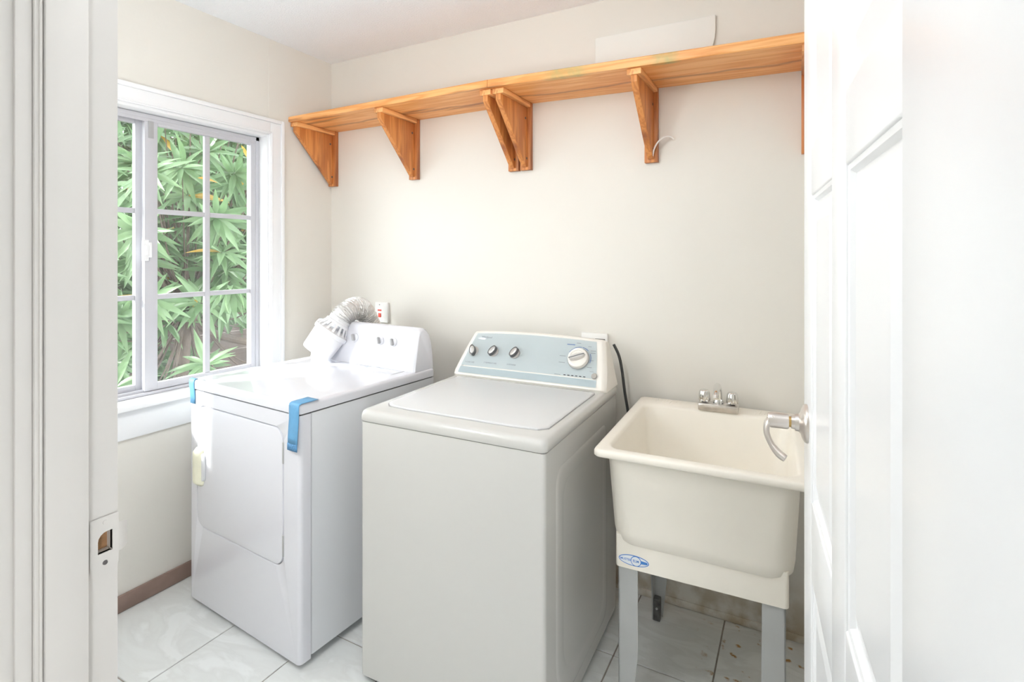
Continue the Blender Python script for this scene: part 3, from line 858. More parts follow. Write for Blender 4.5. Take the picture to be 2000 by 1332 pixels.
# ================================================================== washer
wa = thing('washing_machine', 'white top-loading washing machine with pale blue control panel', 'washing machine', (-0.62, 1.355, 0), 1.5)
WW, WD_, WH = 0.684, 0.742, 0.915
WS = 0.877
def wr_(d, r, z, y0=0.0): return ringz(rr(-WW+d, -d, y0+d, WD_-d, r, 5), z)
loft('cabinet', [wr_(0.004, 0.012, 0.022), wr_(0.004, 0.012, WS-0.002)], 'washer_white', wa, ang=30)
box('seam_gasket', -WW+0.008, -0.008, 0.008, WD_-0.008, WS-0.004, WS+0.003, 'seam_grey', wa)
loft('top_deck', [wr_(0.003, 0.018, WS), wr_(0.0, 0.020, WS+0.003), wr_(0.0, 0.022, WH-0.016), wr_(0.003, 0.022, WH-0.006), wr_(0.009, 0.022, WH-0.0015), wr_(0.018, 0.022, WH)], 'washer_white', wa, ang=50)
# lid with a gently bowed front edge
def lid_loop(d):
    x0, x1, y0, y1 = -0.640+d, -0.034-d, 0.068+d, 0.545-d
    pts = []
    for i in range(25):
        t = i/24
        x = x0 + (x1-x0)*t
        e = min(t, 1-t)*2
        bow = -0.012*math.sin(min(1, e*2.2)*PI/2)
        y = y0 + 0.012 + bow
        # rounded front corners
        c = 0.022
        dx = min(x-x0, x1-x)
        if dx < c: y += (c - math.sqrt(max(0, c*c-(c-dx)**2)))
        pts.append((x, y))
    pts += [(x1, y1), (x0, y1)]
    return pts
loft('lid_gap', [ringz(lid_loop(-0.003), WH-0.001), ringz(lid_loop(-0.003), WH+0.0004)], 'seam_grey', wa)
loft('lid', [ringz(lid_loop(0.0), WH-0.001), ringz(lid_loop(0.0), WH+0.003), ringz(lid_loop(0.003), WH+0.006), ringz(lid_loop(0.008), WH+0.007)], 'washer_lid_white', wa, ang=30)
# embossed side panels
for xx, sg in ((-0.004, 1), (-WW+0.004, -1)):
    bm = bmesh.new()
    rings = []
    for (d, o_) in ((0.0, 0.0), (0.006, 0.0022), (0.014, 0.003), (0.045, 0.003), (0.053, 0.0018), (0.06, 0.0012)):
        rings.append([(xx + sg*o_, y, z) for y, z in rr(0.085+d, 0.60-d, 0.07+d, 0.80-d, (0.16-d*0.6, 0.05, 0.05, 0.05), 6)])
    loft(None, rings, None, bmout=bm)
    from_bm('side_emboss', bm, 'washer_white', wa, True, 20)
box('kick_plate', -WW+0.02, -0.02, 0.02, 0.05, 0.004, 0.024, 'seam_dark', wa)
for fx in (-WW+0.05, -0.05):
    for fy in (0.06, WD_-0.06):
        lathe('foot', [(0.02, 0.0), (0.02, 0.010), (0.009, 0.012), (0.009, 0.026)], 'foot_dark', wa, (fx, fy, 0.0), (0, 0, 1), 14)
# console: sloping front, tapering ends
CB = WH-0.002
def cpt(u, v):
    """u 0..1 along the width, v 0..1 up the sloping face -> local point on the face"""
    arch = 0.010*math.sin(u*PI)*v
    xl = -0.683 + 0.043*v**1.3; xr = -0.001 - 0.034*v**1.3
    y = 0.572 + 0.108*v + 0.010*(1-v)*0
    z = CB + 0.016 + (1.088+arch-CB-0.016)*v
    return Vector((xl+(xr-xl)*u, y, z))
fn = Vector((0, -(1.088-CB-0.016), 0.108)).normalized()   # face normal
bm = bmesh.new()
rows_c = []
NU = 20
U = [0.0, 0.006, 0.018] + [0.03+0.94*i/NU for i in range(NU+1)] + [0.982, 0.994, 1.0]
for u in U:
    edge = min(u, 1-u)
    rnd = 0.0
    if edge < 0.03: rnd = (1 - edge/0.03)**2
    xs_ = cpt(u, 0.0).x; xt = cpt(u, 1.0).x
    arch = cpt(u, 1).z
    ring = [(xs_, 0.580+0.010*rnd, CB), (xs_, 0.573+0.014*rnd, CB+0.010)]
    for v in (0.05, 0.35, 0.65, 0.93):
        p = cpt(u, v); ring.append((p.x, p.y+0.016*rnd, p.z))
    p = cpt(u, 1.0)
    ring += [(p.x, p.y+0.002+0.012*rnd, p.z+0.002-0.004*rnd), (p.x, p.y+0.012+0.006*rnd, p.z+0.006-0.006*rnd), (p.x, 0.715, p.z+0.004-0.006*rnd), (p.x-0.0, 0.735, p.z-0.008), (p.x+(xs_-p.x)*0.3, 0.741, 1.00), (xs_, 0.742, CB)]
    rows_c.append(ring)
loft(None, rows_c, None, bmout=bm)
from_bm('console', bm, 'console_cream', wa, True, 40)
# pale blue control panel, a thin sheet on the sloping face
def sheet(name, us, vs, offn, mat, parent, th=0.0012, edge=None):
    bm = bmesh.new()
    n_u = 24
    top_ = []
    g = []
    for v in vs:
        rowv = []
        for i in range(n_u+1):
            u = us[0] + (us[1]-us[0])*i/n_u
            rowv.append(bm.verts.new(cpt(u, v) + fn*offn))
        g.append(rowv)
    for a, b in zip(g, g[1:]):
        for i in range(n_u): bm.faces.new((a[i], a[i+1], b[i+1], b[i]))
    bmesh.ops.solidify(bm, geom=bm.faces[:], thickness=th)
    return from_bm(name, bm, mat, parent, True, 30)
pan = sheet('control_panel', (0.040, 0.945), [0.19, 0.4, 0.7, 0.985], 0.0030, 'panel_blue', wa, 0.003)
sheet('panel_band', (0.040, 0.945), [0.015, 0.10, 0.165], 0.0022, 'panel_blue_band', pan, 0.002)
# a frame to put flat things on the panel face
fx_ax = Vector((1, 0, 0)); fz_ax = fn.cross(fx_ax).normalized() * -1
if fz_ax.z < 0: fz_ax = -fz_ax
def face_mat(x, z, off=0.0036):
    u = 0.5
    for _ in range(4):
        v = (z - CB - 0.016)/(1.088+0.010*math.sin(u*PI)-CB-0.016)
        a_, b_ = cpt(0, v).x, cpt(1, v).x
        u = (x-a_)/(b_-a_)
    p = Vector((x, 0.572+0.108*v, z)) + fn*off
    m = Matrix((( fx_ax.x, fz_ax.x, fn.x, p.x), (fx_ax.y, fz_ax.y, fn.y, p.y), (fx_ax.z, fz_ax.z, fn.z, p.z), (0, 0, 0, 1)))
    return m
def on_face(o, x, z, off=0.0036): o.matrix_local = face_mat(x, z, off); return o
for kx, kz, rot in ((-0.607, 1.014, 20), (-0.510, 1.019, -30), (-0.408, 1.021, -30)):
    k = on_face(lathe('knob', [(0.0225, 0.0), (0.0225, 0.003), (0.0205, 0.005)], 'knob_silver', pan, n=28), kx, kz)
    # eye-shaped grip with dark rim
    eye = lambda s: [(0.021*s*math.cos(a)*(0.62 + 0.0*abs(math.sin(a))), 0.024*s*math.sin(a)) for a in [2*PI*i/28 for i in range(28)]]
    e1 = loft('knob_rim', [ringz(eye(1.0), 0.004), ringz(eye(0.97), 0.022), ringz(eye(0.80), 0.0225), ringz(eye(0.78), 0.020)], 'knob_dark', k)
    e2 = loft('knob_face', [ringz(eye(0.78), 0.018), ringz(eye(0.76), 0.021), ringz(eye(0.4), 0.023)], 'knob_silver', k)
    e1.rotation_euler = e2.rotation_euler = (0, 0, R(rot))
dial = on_face(lathe('cycle_dial', [(0.043, 0.0), (0.043, 0.004), (0.0405, 0.009), (0.040, 0.016), (0.036, 0.019), (0.030, 0.0195), (0.029, 0.017), (0.010, 0.0165)], 'console_cream', pan, n=48), -0.128, 1.022)
lathe('dial_ring', [(0.0435, 0.001), (0.0442, 0.003), (0.0435, 0.0045)], 'knob_grey', dial, n=48, cap=False)
bm = bmesh.new(); 
poly = [(0.034*math.cos(a), 0.013*math.sin(a)) for a in [2*PI*i/24 for i in range(24)]]
loft(None, [ringz(poly, 0.016), ringz([(x*0.95, y*0.8) for x, y in poly], 0.030), ringz([(x*0.85, y*0.5) for x, y in poly], 0.033)], None, bmout=bm)
gr = from_bm('dial_grip', bm, 'knob_silver', dial); gr.rotation_euler = (0, 0, R(22))
pr = box('dial_pointer', -0.032, 0.032, -0.0018, 0.0018, 0.030, 0.0345, 'knob_dark', dial, 0.0008); pr.rotation_euler = (0, 0, R(22))
def arc_mark(a0, a1, r, mat):
    bm = bmesh.new(); n = 14; rows_a = []
    for i in range(n+1):
        a = R(a0+(a1-a0)*i/n)
        rows_a.append((bm.verts.new(((r-0.0011)*math.cos(a), (r-0.0011)*math.sin(a), 0.0002)), bm.verts.new(((r+0.0011)*math.cos(a), (r+0.0011)*math.sin(a), 0.0002))))
    for p, q in zip(rows_a, rows_a[1:]): bm.faces.new((p[0], q[0], q[1], p[1]))
    return from_bm('cycle_arc', bm, mat, dial, False)
arc_mark(85, 150, 0.0505, 'print_blue'); arc_mark(48, 82, 0.0505, 'print_blue'); arc_mark(-15, 30, 0.0505, 'print_blue')
btn = on_face(lathe('start_button', [(0.0115, 0.0), (0.0115, 0.003), (0.010, 0.0045)], 'button_taupe', pan, n=24), -0.052, 0.968)
for i in range(6):
    q = on_face(box('indicator_light', -0.0045, 0.0045, -0.0016, 0.0016, 0.0, 0.0006, 'print_dark', pan), -0.172+0.0162*i, 0.9625)
def word(x, z, w, mat='print_grey', hgt=0.0022):
    on_face(box('print_line', 0, w, -hgt/2, hgt/2, 0.0, 0.0003, mat, pan), x, z)
# printed legends
def ftext(s, size, x, z, mat='print_grey', align='CENTER', bold=False):
    o = text('print', s, size, mat, pan, (0, 0, 0), (0, 0, 0), 0.0001, align, bold)
    return on_face(o, x, z, 0.0038)
ftext('1 LOAD SIZE', 0.0085, -0.612, 0.972); ftext('2 TEMPERATURE', 0.0085, -0.512, 0.976); ftext('3 OPTIONS', 0.0085, -0.412, 0.978)
ftext('Whirlpool', 0.0125, -0.563, 1.073, 'print_grey', 'CENTER', True)
sw = [(0.020*math.cos(a) - 0.004*math.cos(2*a), 0.0048*math.sin(a)) for a in [2*PI*i/24 for i in range(24)]]
on_face(loft('logo_swoosh', [ringz(sw, 0.0), ringz(sw, 0.0004)], 'logo_white', pan), -0.583, 1.066)
word(-0.187, 1.071, 0.034, 'print_blue', 0.003)
for (x, z, w) in ((-0.209, 1.028, 0.026), (-0.207, 1.005, 0.026), (-0.148, 1.078, 0.018), (-0.098, 1.068, 0.014), (-0.085, 1.054, 0.022), (-0.083, 1.046, 0.020), (-0.080, 1.020, 0.014), (-0.088, 0.996, 0.020), (-0.073, 0.982, 0.014), (-0.215, 0.962, 0.026)):
    word(x, z, w, 'print_grey', 0.0018)
ftext('H', 0.012, -0.642, 0.957, 'print_grey')

# power cord behind the washer
cord = tube('power_cord', catmull([(-0.672, 2.145, 1.065), (-0.652, 2.15, 1.02), (-0.640, 2.155, 0.96), (-0.630, 2.165, 0.86), (-0.617, 2.175, 0.76), (-0.605, 2.18, 0.60), (-0.60, 2.18, 0.30), (-0.60, 2.17, 0.02)], 8), 0.006, 'cord_black', None, 10)
tag(cord, 'dark cable running down the wall between washer and sink', 'cable')

# ================================================================== laundry sink
sk = thing('laundry_sink', 'cream plastic laundry tub on grey metal legs behind the open door', 'sink', (-0.545, 1.527, 0), 2.2)
SW, SD, SZ = 0.588, 0.672, 0.852
def sr(x0, x1, y0, y1, r, z): return ringz(rr(x0, x1, y0, y1, r, 7), z)
NO = 0.032
rings = [sr(0.075, SW-0.075, 0.085, SD-0.075, 0.05, 0.546), sr(0.058, SW-0.058, 0.062, SD-0.058, 0.06, 0.552), sr(0.047, SW-0.047, 0.047, SD-0.047, 0.065, 0.570), sr(0.043, SW-0.043, 0.042, SD-0.042, 0.062, 0.60),
         sr(NO, SW-NO, NO-0.004, SD-NO, 0.045, 0.822), sr(NO-0.004, SW-NO+0.004, NO-0.008, SD-NO+0.004, 0.04, 0.829),
         sr(0.004, SW-0.004, 0.004, SD-0.004, 0.02, 0.829), sr(0.0, SW, 0.0, SD, 0.022, 0.833), sr(0.0, SW, 0.0, SD, 0.022, SZ-0.007), sr(0.003, SW-0.003, 0.003, SD-0.003, 0.022, SZ-0.0015), sr(0.009, SW-0.009, 0.009, SD-0.009, 0.022, SZ),
         sr(0.030, SW-0.030, 0.030, SD-0.090, 0.040, SZ), sr(0.036, SW-0.036, 0.036, SD-0.097, 0.042, SZ-0.003), sr(0.040, SW-0.040, 0.040, SD-0.102, 0.044, SZ-0.012),
         sr(0.058, SW-0.058, 0.058, SD-0.118, 0.055, 0.61), sr(0.075, SW-0.075, 0.075, SD-0.135, 0.06, 0.575), sr(0.11, SW-0.11, 0.11, SD-0.17, 0.06, 0.562)]
loft('tub', rings, 'sink_cream', sk, ang=60)
# moulded skirt below the tub
bm = bmesh.new()
o_lo = rr(0.056, SW-0.060, 0.056, SD-0.056, 0.010, 4); i_lo = rr(0.063, SW-0.067, 0.063, SD-0.063, 0.006, 4)
def skirt_z(x): 
    e = min(x-0.056, SW-0.060-x)
    return 0.478 + (0.010*(1-max(0, e)/0.055) if e < 0.055 else 0.0)
rr_ = [[(x, y, 0.585) for x, y in o_lo], [(x, y, skirt_z(x)) for x, y in o_lo], [(x, y, skirt_z(x)) for x, y in i_lo], [(x, y, 0.585) for x, y in i_lo]]
vr = [[bm.verts.new(p) for p in r_] for r_ in rr_]
n = len(o_lo)
for a, b in zip(vr, vr[1:] + vr[:1]):
    for i in range(n): bm.faces.new((a[i], a[(i+1) % n], b[(i+1) % n], b[i]))
from_bm('skirt', bm, 'sink_cream', sk, True, 40)
lathe('drain_pipe', [(0.025, 0.40), (0.025, 0.548)], 'plastic_plate', sk, (SW/2, SD/2-0.05, 0), (0, 0, 1), 18)
# angle-iron legs, tapering toward the foot
def leg(cx, cy, sx, sy):
    """L-section leg: outer corner at (cx,cy), flanges running inward along sx and sy"""
    bm = bmesh.new()
    t = 0.004
    def flange(px, py, dx, dy):
        prof = [(0.575, 0.058), (0.25, 0.060), (0.215, 0.058), (0.02, 0.037), (0.004, 0.036)]
        rings_ = []
        for z, w in prof:
            a = Vector((px, py, z)); b = Vector((px+dx*w, py+dy*w, z))
            nn = Vector((sx if dx == 0 else 0, sy if dy == 0 else 0, 0))*t
            rings_.append([a, b, b+nn, a+nn])
        loft(None, rings_, None, bmout=bm)
    flange(cx, cy, sx, 0); flange(cx, cy, 0, sy)
    lg = from_bm('leg', bm, 'leg_grey', sk, True, 30)
    boxes('leg_foot', [(min(cx+sx*t, cx+sx*0.030), max(cx+sx*t, cx+sx*0.030), min(cy+sy*t, cy+sy*0.034), max(cy+sy*t, cy+sy*0.034), 0.0, 0.085)], 'foot_dark', lg, 0.003)
    lathe('bolt', [(0.005, 0), (0.004, 0.003)], 'leg_grey', lg, (cx+sx*0.018, cy+sy*0.034, 0.05), (0, sy, 0), 10)
    return lg
leg(0.0635, 0.0635, 1, 1); leg(SW-0.0675, 0.0635, -1, 1); leg(0.0635, SD-0.0635, 1, -1); leg(SW-0.0675, SD-0.0635, -1, -1)
# soap ridges on the back ledge
for xc in (0.118, 0.475):
    for k in range(6):
        r_ = box('ledge_ridge', -0.0015, 0.0015, -0.020, 0.020, -0.001, 0.0014, 'sink_cream', sk, 0.0007)
        r_.location = (xc-0.045+0.018*k, SD-0.045, SZ); r_.rotation_euler = (0, 0, R(-8))
# round emblem sticker on the skirt
lg = on = bpy.data.objects.new('brand_sticker', None); C.objects.link(on); on.parent = sk
on.location = (0.112, 0.0558, 0.514); on.rotation_euler = (R(90), 0, 0)
def ell(a, b, n=40): return [(a*math.cos(2*PI*i/n), b*math.sin(2*PI*i/n)) for i in range(n)]
def flat(name, pts, z, mat, parent): return loft(name, [ringz(pts, z), ringz(pts, z+0.0004)], mat, parent)
flat('sticker_edge', ell(0.0455, 0.0160), 0.0, 'logo_blue', on)
flat('sticker_field', ell(0.0430, 0.0138), 0.0004, 'logo_white', on)
flat('sticker_bar', [(0.012, -0.0055), (0.040, -0.0035), (0.0418, 0.0), (0.040, 0.0035), (0.012, 0.0055)], 0.0006, 'logo_blue', on)
flat('sticker_ring', ell(0.0160, 0.0152), 0.0008, 'logo_blue', on).location = (0.007, 0, 0)
flat('sticker_disc', ell(0.0140, 0.0132), 0.0012, 'logo_white', on).location = (0.007, 0, 0)
text('print', 'MUSTEE', 0.0090, 'logo_blue', on, (-0.0245, -0.0003, 0.0009), (0, 0, 0), 0.0001, 'CENTER', True)
text('print', 'ELM', 0.0105, 'logo_blue', on, (0.007, 0.0, 0.0017), (0, 0, 0), 0.0001, 'CENTER', True)

# faucet on the back ledge
fa = thing('faucet', 'small chrome two-handle faucet on the back ledge of the sink', 'faucet', (-0.262, 2.128, SZ), 2.2)
bm = bmesh.new(); bm_box(bm, -0.070, 0.070, -0.026, 0.026, 0.0, 0.026, 0.004, 2)
from_bm('base', bm, 'chrome_worn', fa)
for hx_ in (-0.049, 0.049):
    lathe('handle_stem', [(0.010, 0.024), (0.010, 0.034)], 'screw', fa, (hx_, 0, 0), (0, 0, 1), 14)
    rings = []
    for (r_, z) in ((0.0165, 0.031), (0.0200, 0.033), (0.0196, 0.048), (0.0175, 0.066), (0.0145, 0.072), (0.008, 0.074)):
        rings.append([(hx_ + r_*(1+0.07*math.cos(8*a))*math.cos(a), r_*(1+0.07*math.cos(8*a))*math.sin(a), z) for a in [2*PI*i/48 for i in range(48)]])
    loft('handle', rings, 'chrome', fa, ang=60)
sp = catmull([(0, 0.004, 0.02), (0, 0.003, 0.05), (0, -0.004, 0.078), (0, -0.022, 0.095), (0, -0.050, 0.098), (0, -0.082, 0.088), (0, -0.098, 0.076)], 6)
tube('spout', sp, lambda t: 0.0145 - 0.0045*t, 'chrome', fa, 18, ref=(1, 0, 0))
lathe('spout_base', [(0.020, 0.024), (0.019, 0.034), (0.0155, 0.042)], 'chrome', fa, (0, 0.004, 0), (0, 0, 1), 20)
e_ = Vector((0, -0.098, 0.076)); 
lathe('aerator', [(0.0095, -0.002), (0.0095, 0.010)], 'chrome_worn', fa, e_, (0, -0.6, -0.8), 16)

# ================================================================== shelf boards and brackets
def zsh(x):   # underside height: the right board drops slightly to the right
    return 2.147 if x < -1.158 else 2.146 - (x+1.158)*0.024
def board(name, x0, x1, label, yf0, yf1, th0, th1):
    bm = bmesh.new()
    n = 30
    rings = []
    random.seed(11 if x0 < -2 else 23)
    for i in range(n+1):
        t = i/n; x = x0+(x1-x0)*t
        z = zsh(min(max(x, x0+1e-4), x1-1e-4)); yf = yf0+(yf1-yf0)*t; th = th0+(th1-th0)*t
        wv = 0.0012*math.sin(x*9.0)+random.uniform(-0.0006, 0.0006)
        rings.append([(x, yf+0.002, z), (x, yf+wv, z+0.003), (x, yf+wv, z+th-0.004), (x, yf+0.004, z+th), (x, YB-0.001, z+th), (x, YB-0.001, z)])
    loft(None, rings, None, bmout=bm)
    o = from_bm(name, bm, 'pine_x', None, True, 30)
    return tag(o, label, 'shelf', 'wooden wall shelf boards')
board('shelf_board', XL+0.002, -1.1595, 'left orange pine shelf board, ending in the corner by the window', 1.940, 1.936, 0.028, 0.033)
board('shelf_board', -1.1565, XR-0.005, 'right orange pine shelf board, above the sink, with green paint smears', 1.934, 1.948, 0.033, 0.036)
# knots / plugs under the left board's joint line
def bracket(x, label, thick_side=0.5, shift=0.0, front=1.952):
    zt = zsh(x+0.027) - 0.0015
    zb = 1.832 if x < -0.9 else 1.832 - (x+1.1)*0.022
    w = 0.054
    t = thing('shelf_bracket', label, 'bracket', (x, YB, zb), 0, 'triangular pine shelf brackets')
    def P(y, z): return (y-YB, z-zb)
    box('wall_batten', -w/2, w/2, -0.026, -0.0015, 0.0, zt-zb, 'pine_z', t, 0.0015)
    box('top_batten', -w/2, w/2, front-YB, -0.027, zt-zb-0.022, zt-zb, 'pine_y', t, 0.0015)
    gw = 0.024
    gx0 = -gw/2 + shift
    poly = [P(YB-0.0265, 1.845+zb-1.832), P(YB-0.040, 1.845+zb-1.832), P(front+0.004, zt-0.048), P(front+0.004, zt-0.0225), P(YB-0.0265, zt-0.0225)]
    g = prism('gusset', poly, gx0, gx0+gw, 'x', 'pine_z', t, 0.0015)
    for zz in (zt-0.075, zb+0.052):
        lathe('screw', [(0.0055, 0.0), (0.0055, 0.0016), (0.003, 0.0022)], 'screw', t, (gx0+gw, -0.048 if zz > 2.0 else -0.036, zz-zb), (1, 0, 0), 12)
    return t
bracket(XL+0.030, 'pine shelf bracket in the corner above the window casing')
bracket(-1.778, 'second pine shelf bracket from the corner, above the dryer')
bracket(-1.1815, 'left one of the two pine brackets side by side under the board joint', front=1.955)
bracket(-1.118, 'right one of the two pine brackets side by side under the board joint', front=1.955)
bracket(-0.535, 'pine shelf bracket above the washer and sink gap with a white wire')
bracket(0.040, 'last pine shelf bracket, half hidden behind the open door')
# small white wire sticking out of the wall by one bracket
wire = tube('loose_wire', catmull([(-0.525, 2.200, 1.842), (-0.517, 2.196, 1.872), (-0.500, 2.192, 1.898), (-0.478, 2.195, 1.915), (-0.462, 2.210, 1.920), (-0.452, 2.222, 1.917), (-0.445, 2.236, 1.908)], 6), 0.0034, 'wire_white', None, 8)
tag(wire, 'thin white wire curling from the wall beside a shelf bracket', 'wire')
# white sheet standing on the shelf flat against the wall, lower right corner rounded off
z0 = 2.168; z1 = 2.384
o = prism('leaning_sheet', rr(-0.78, -0.285, z0, z1, (0.004, 0.15, 0.004, 0.004), 10), YB-0.016, YB-0.006, 'y', 'sheet_white', None, 0.0015)
tag(o, 'pale white sheet leaning on the wall on top of the shelf', 'sheet')

# ================================================================== wall plates
op = thing('wall_outlet', 'white wall switch plate with red markings behind the dryer', 'switch', (-2.006, YB, 1.125))
box('plate', -0.045, 0.045, -0.016, -0.0005, -0.058, 0.052, 'plastic_plate', op, 0.003)
lathe('screw', [(0.003, 0), (0.0025, 0.001)], 'screw', op, (-0.012, -0.016, 0.038), (0, -1, 0), 10)
box('indicator_label', -0.024, 0.002, -0.0172, -0.0158, 0.004, 0.012, 'print_red', op)
box('rocker', -0.020, 0.0, -0.0190, -0.0158, -0.030, -0.008, 'print_red', op, 0.002)
o2 = thing('wall_outlet', 'white wall outlet cover just above the washer console', 'outlet', (-0.784, YB, 1.04))
box('plate', -0.060, 0.060, -0.020, -0.0005, -0.045, 0.054, 'plastic_plate', o2, 0.004)
box('slot', 0.005, 0.050, -0.0215, -0.0195, 0.026, 0.031, 'seam_dark', o2, 0.0005)

# ================================================================== outdoors
struct(box('ground', -14, XL-0.14, -8, 14, -0.6, -0.5, 'soil'), 'bare garden soil outside the window')['kind'] = 'structure'
# unseen slab added over the window to keep high sun off the back wall
struct(box('sun_block', XL-1.30, XL-0.10, -3.0, 6.0, 2.62, 2.70, 'sun_block_white'), 'added unseen slab above the window that blocks high sun')
# dark board fence behind the tree
fc = thing('board_fence', 'weathered brown board fence behind the mango tree', 'fence', (-6.4, 3.2, -0.5))
for k in range(9):
    box('board', -0.015, 0.015, -3.6, 3.6, 0.02+0.235*k, 0.02+0.235*k+0.228, 'fence_wood', fc, 0.004, 1)
for k in range(5):
    box('post', -0.10, -0.02, -3.4+1.7*k, -3.3+1.7*k, 0.0, 2.2, 'fence_wood', fc, 0.004, 1)

# mango-like tree: long leaves in whorls
tree = thing('tree', 'leafy green tree with whorls of long narrow leaves outside the window', 'tree', (-4.75, 2.65, -0.5))
TO = Vector((-4.75, 2.65, -0.5))
def leaf_mesh(bend, fold):
    bm = bmesh.new()
    n = 6
    rows_l = []
    for i in range(n+1):
        t = i/n
        w = 0.100*math.sin(PI*min(1, t**0.75))**0.9 * (1-0.15*t)
        w = max(w, 0.006)
        x = t; z = -bend*t*t
        rows_l.append([bm.verts.new((x, -w, z+fold*w)), bm.verts.new((x, 0, z)), bm.verts.new((x, w, z+fold*w))])
    for a, b in zip(rows_l, rows_l[1:]):
        for q in range(2): bm.faces.new((a[q], a[q+1], b[q+1], b[q]))
    bmesh.ops.recalc_face_normals(bm, faces=bm.faces)
    me = bpy.data.meshes.new('leaf'); bm.to_mesh(me); bm.free()
    me.shade_smooth()
    return me
LM = [leaf_mesh(b, f) for b, f in ((0.10, 0.35), (0.25, 0.45), (0.42, 0.3))]
LMY = [leaf_mesh(0.2, 0.5)]
for me in LM: me.materials.append(MATS['leaf_green'])
LMY[0].materials.append(MATS['leaf_yellow'])
rng = random.Random(5)
camp = Vector((0, 0, 1.437))
def project(p):
    sn, cs = math.sin(R(28.225)), math.cos(R(28.225))
    r_ = p.x*cs + p.y*sn; F = -p.x*sn + p.y*cs
    return 1000+1038.5*r_/F, 497.5-1038.5*(p.z-1.437)/F, F
whorls = []
def add_whorl(c, axis, nl, L, yellow=0.02):
    axis = axis.normalized()
    u = axis.orthogonal().normalized(); v = axis.cross(u)
    a0 = rng.uniform(0, 6.28)
    for k in range(nl):
        a = a0 + 2.399*k
        el = rng.uniform(-0.25, 0.75) if k < nl*0.75 else rng.uniform(0.6, 1.1)
        d = (u*math.cos(a) + v*math.sin(a))*math.cos(el) + axis*math.sin(el)
        d = (d + Vector((0, 0, -0.28))).normalized()
        side = d.cross(axis)
        if side.length < 1e-3: side = d.orthogonal()
        side.normalize()
        up = side.cross(d).normalized()
        if up.z < 0: up, side = -up, -side
        s = L*rng.uniform(0.75, 1.15)
        M = Matrix(((d.x, side.x, up.x, 0), (d.y, side.y, up.y, 0), (d.z, side.z, up.z, 0), (0, 0, 0, 1)))
        M = Matrix.Translation(c + d*0.01) @ M @ Matrix.Scale(s, 4)
        whorls.append((M, rng.randrange(3), rng.random() < yellow))
# whorl positions: a leafy wall seen through the window; denser toward the back
cells = []
for layer, (xa, xb, num, L) in enumerate(((-3.75, -4.1, 22, 0.25), (-4.1, -4.7, 60, 0.27), (-4.7, -5.3, 90, 0.30), (-5.3, -5.85, 110, 0.34))):
    tries = 0; got = 0; mine = []
    while got < num and tries < 4000:
        tries += 1
        x = rng.uniform(xb, xa)
        y = rng.uniform(0.9, 5.6) ; z = rng.uniform(0.1, 3.6)
        px, py, F = project(Vector((x, y, z)))
        if not (120 < px < 560 and 150 < py < 860): continue
        # leave the lower right of the view open to the fence
        if px > 330 and py > 600 and rng.random() < 0.86: continue
        if py < 340 and rng.random() < 0.25: continue
        if any((Vector((x, y, z)) - m).length < 0.20 for m in mine): continue
        mine.append(Vector((x, y, z))); got += 1
        ax_ = Vector((0.75+rng.uniform(-0.4, 0.5), -0.55+rng.uniform(-0.5, 0.4), 0.65+rng.uniform(-0.4, 0.5)))
        add_whorl(mine[-1], ax_, rng.randint(13, 18), L)
    cells += mine
# hanging whorl at lower right, as in the lower right pane
add_whorl(Vector((-3.75, 2.52, 1.20)), Vector((0.5, -0.3, -0.55)), 16, 0.25, 0)
add_whorl(Vector((-3.9, 2.50, 1.72)), Vector((0.8, -0.55, 0.3)), 18, 0.27, 0)
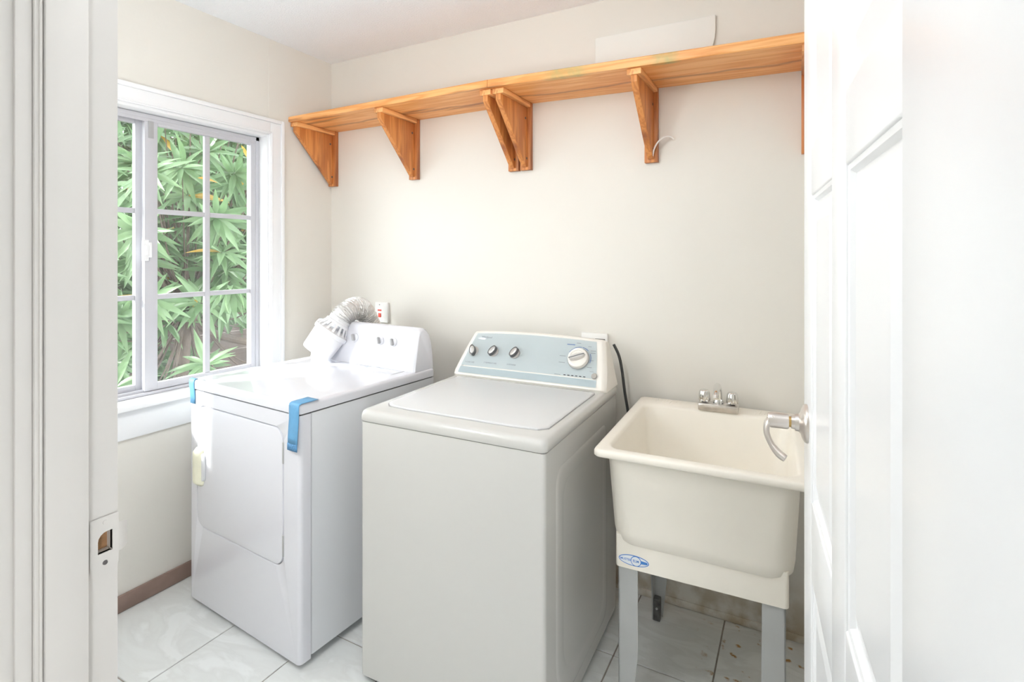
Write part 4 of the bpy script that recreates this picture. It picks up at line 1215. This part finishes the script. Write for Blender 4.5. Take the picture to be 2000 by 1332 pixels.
# single yellow leaves
for c, d in (((-3.8, 2.30, 1.99), (0.3, 0.95, -0.05)), ((-4.0, 2.78, 2.33), (0.1, 0.5, -0.85)), ((-4.05, 2.42, 1.02), (0.1, 0.2, 0.9))):
    d = Vector(d).normalized(); side = d.cross(Vector((0.6, -0.6, 0.5))).normalized(); up = side.cross(d)
    M = Matrix.Translation(Vector(c)) @ Matrix(((d.x, side.x, up.x, 0), (d.y, side.y, up.y, 0), (d.z, side.z, up.z, 0), (0, 0, 0, 1))) @ Matrix.Scale(0.14, 4)
    whorls.append((M, 0, True))
def show(item):
    M = item[0]
    c = M @ Vector((0.5, 0, 0)); px, py, F = project(c)
    inside = 225 < px < 490 and 230 < py < 770
    return (0 if inside else 10) + F
whorls.sort(key=show)
InvT = Matrix.Translation(-TO)
for M, k, yel in whorls[:290]:
    o = bpy.data.objects.new('leaf', LMY[0] if yel else LM[k]); C.objects.link(o); o.parent = tree
    o.matrix_local = InvT @ M
def joined(name, items, mat):
    V, Fc = [], []
    for M, k, yel in items:
        me = LM[k]; b = len(V)
        V += [(InvT @ M @ v.co)[:] for v in me.vertices]
        Fc += [tuple(b+i for i in p.vertices) for p in me.polygons]
    me = bpy.data.meshes.new(name); me.from_pydata(V, [], Fc); me.update()
    o = link(name, me, mat, tree); o['kind'] = 'stuff'
    return o
joined('foliage', [w for w in whorls[290:] if not w[2]], 'leaf_green')
joined('dry_foliage', [w for w in whorls[290:] if w[2]], 'leaf_yellow')
# trunk and branches reaching the whorls
trunk_top = Vector((-4.7, 2.75, 1.0))
tube('trunk', [p-TO for p in catmull([(-4.75, 2.65, -0.5), (-4.72, 2.68, 0.1), (-4.74, 2.74, 0.6), trunk_top], 6)], lambda t: 0.075-0.025*t, 'bark', tree, 12)
tube('branch', [p-TO for p in catmull([(-4.7, 2.75, 0.95), (-4.6, 2.9, 0.75), (-4.4, 3.2, 0.62), (-4.2, 3.6, 0.55)], 6)], lambda t: 0.045-0.02*t, 'bark', tree, 10)
bm = bmesh.new()
for c in cells:
    mid = (c + trunk_top)/2 + Vector((0, 0, -0.15))
    tube_bm(bm, [p-TO for p in catmull([trunk_top, mid, c], 4)], lambda t: 0.011-0.008*t, 5)
tw = from_bm('twigs', bm, 'bark', tree); tw['kind'] = 'stuff'
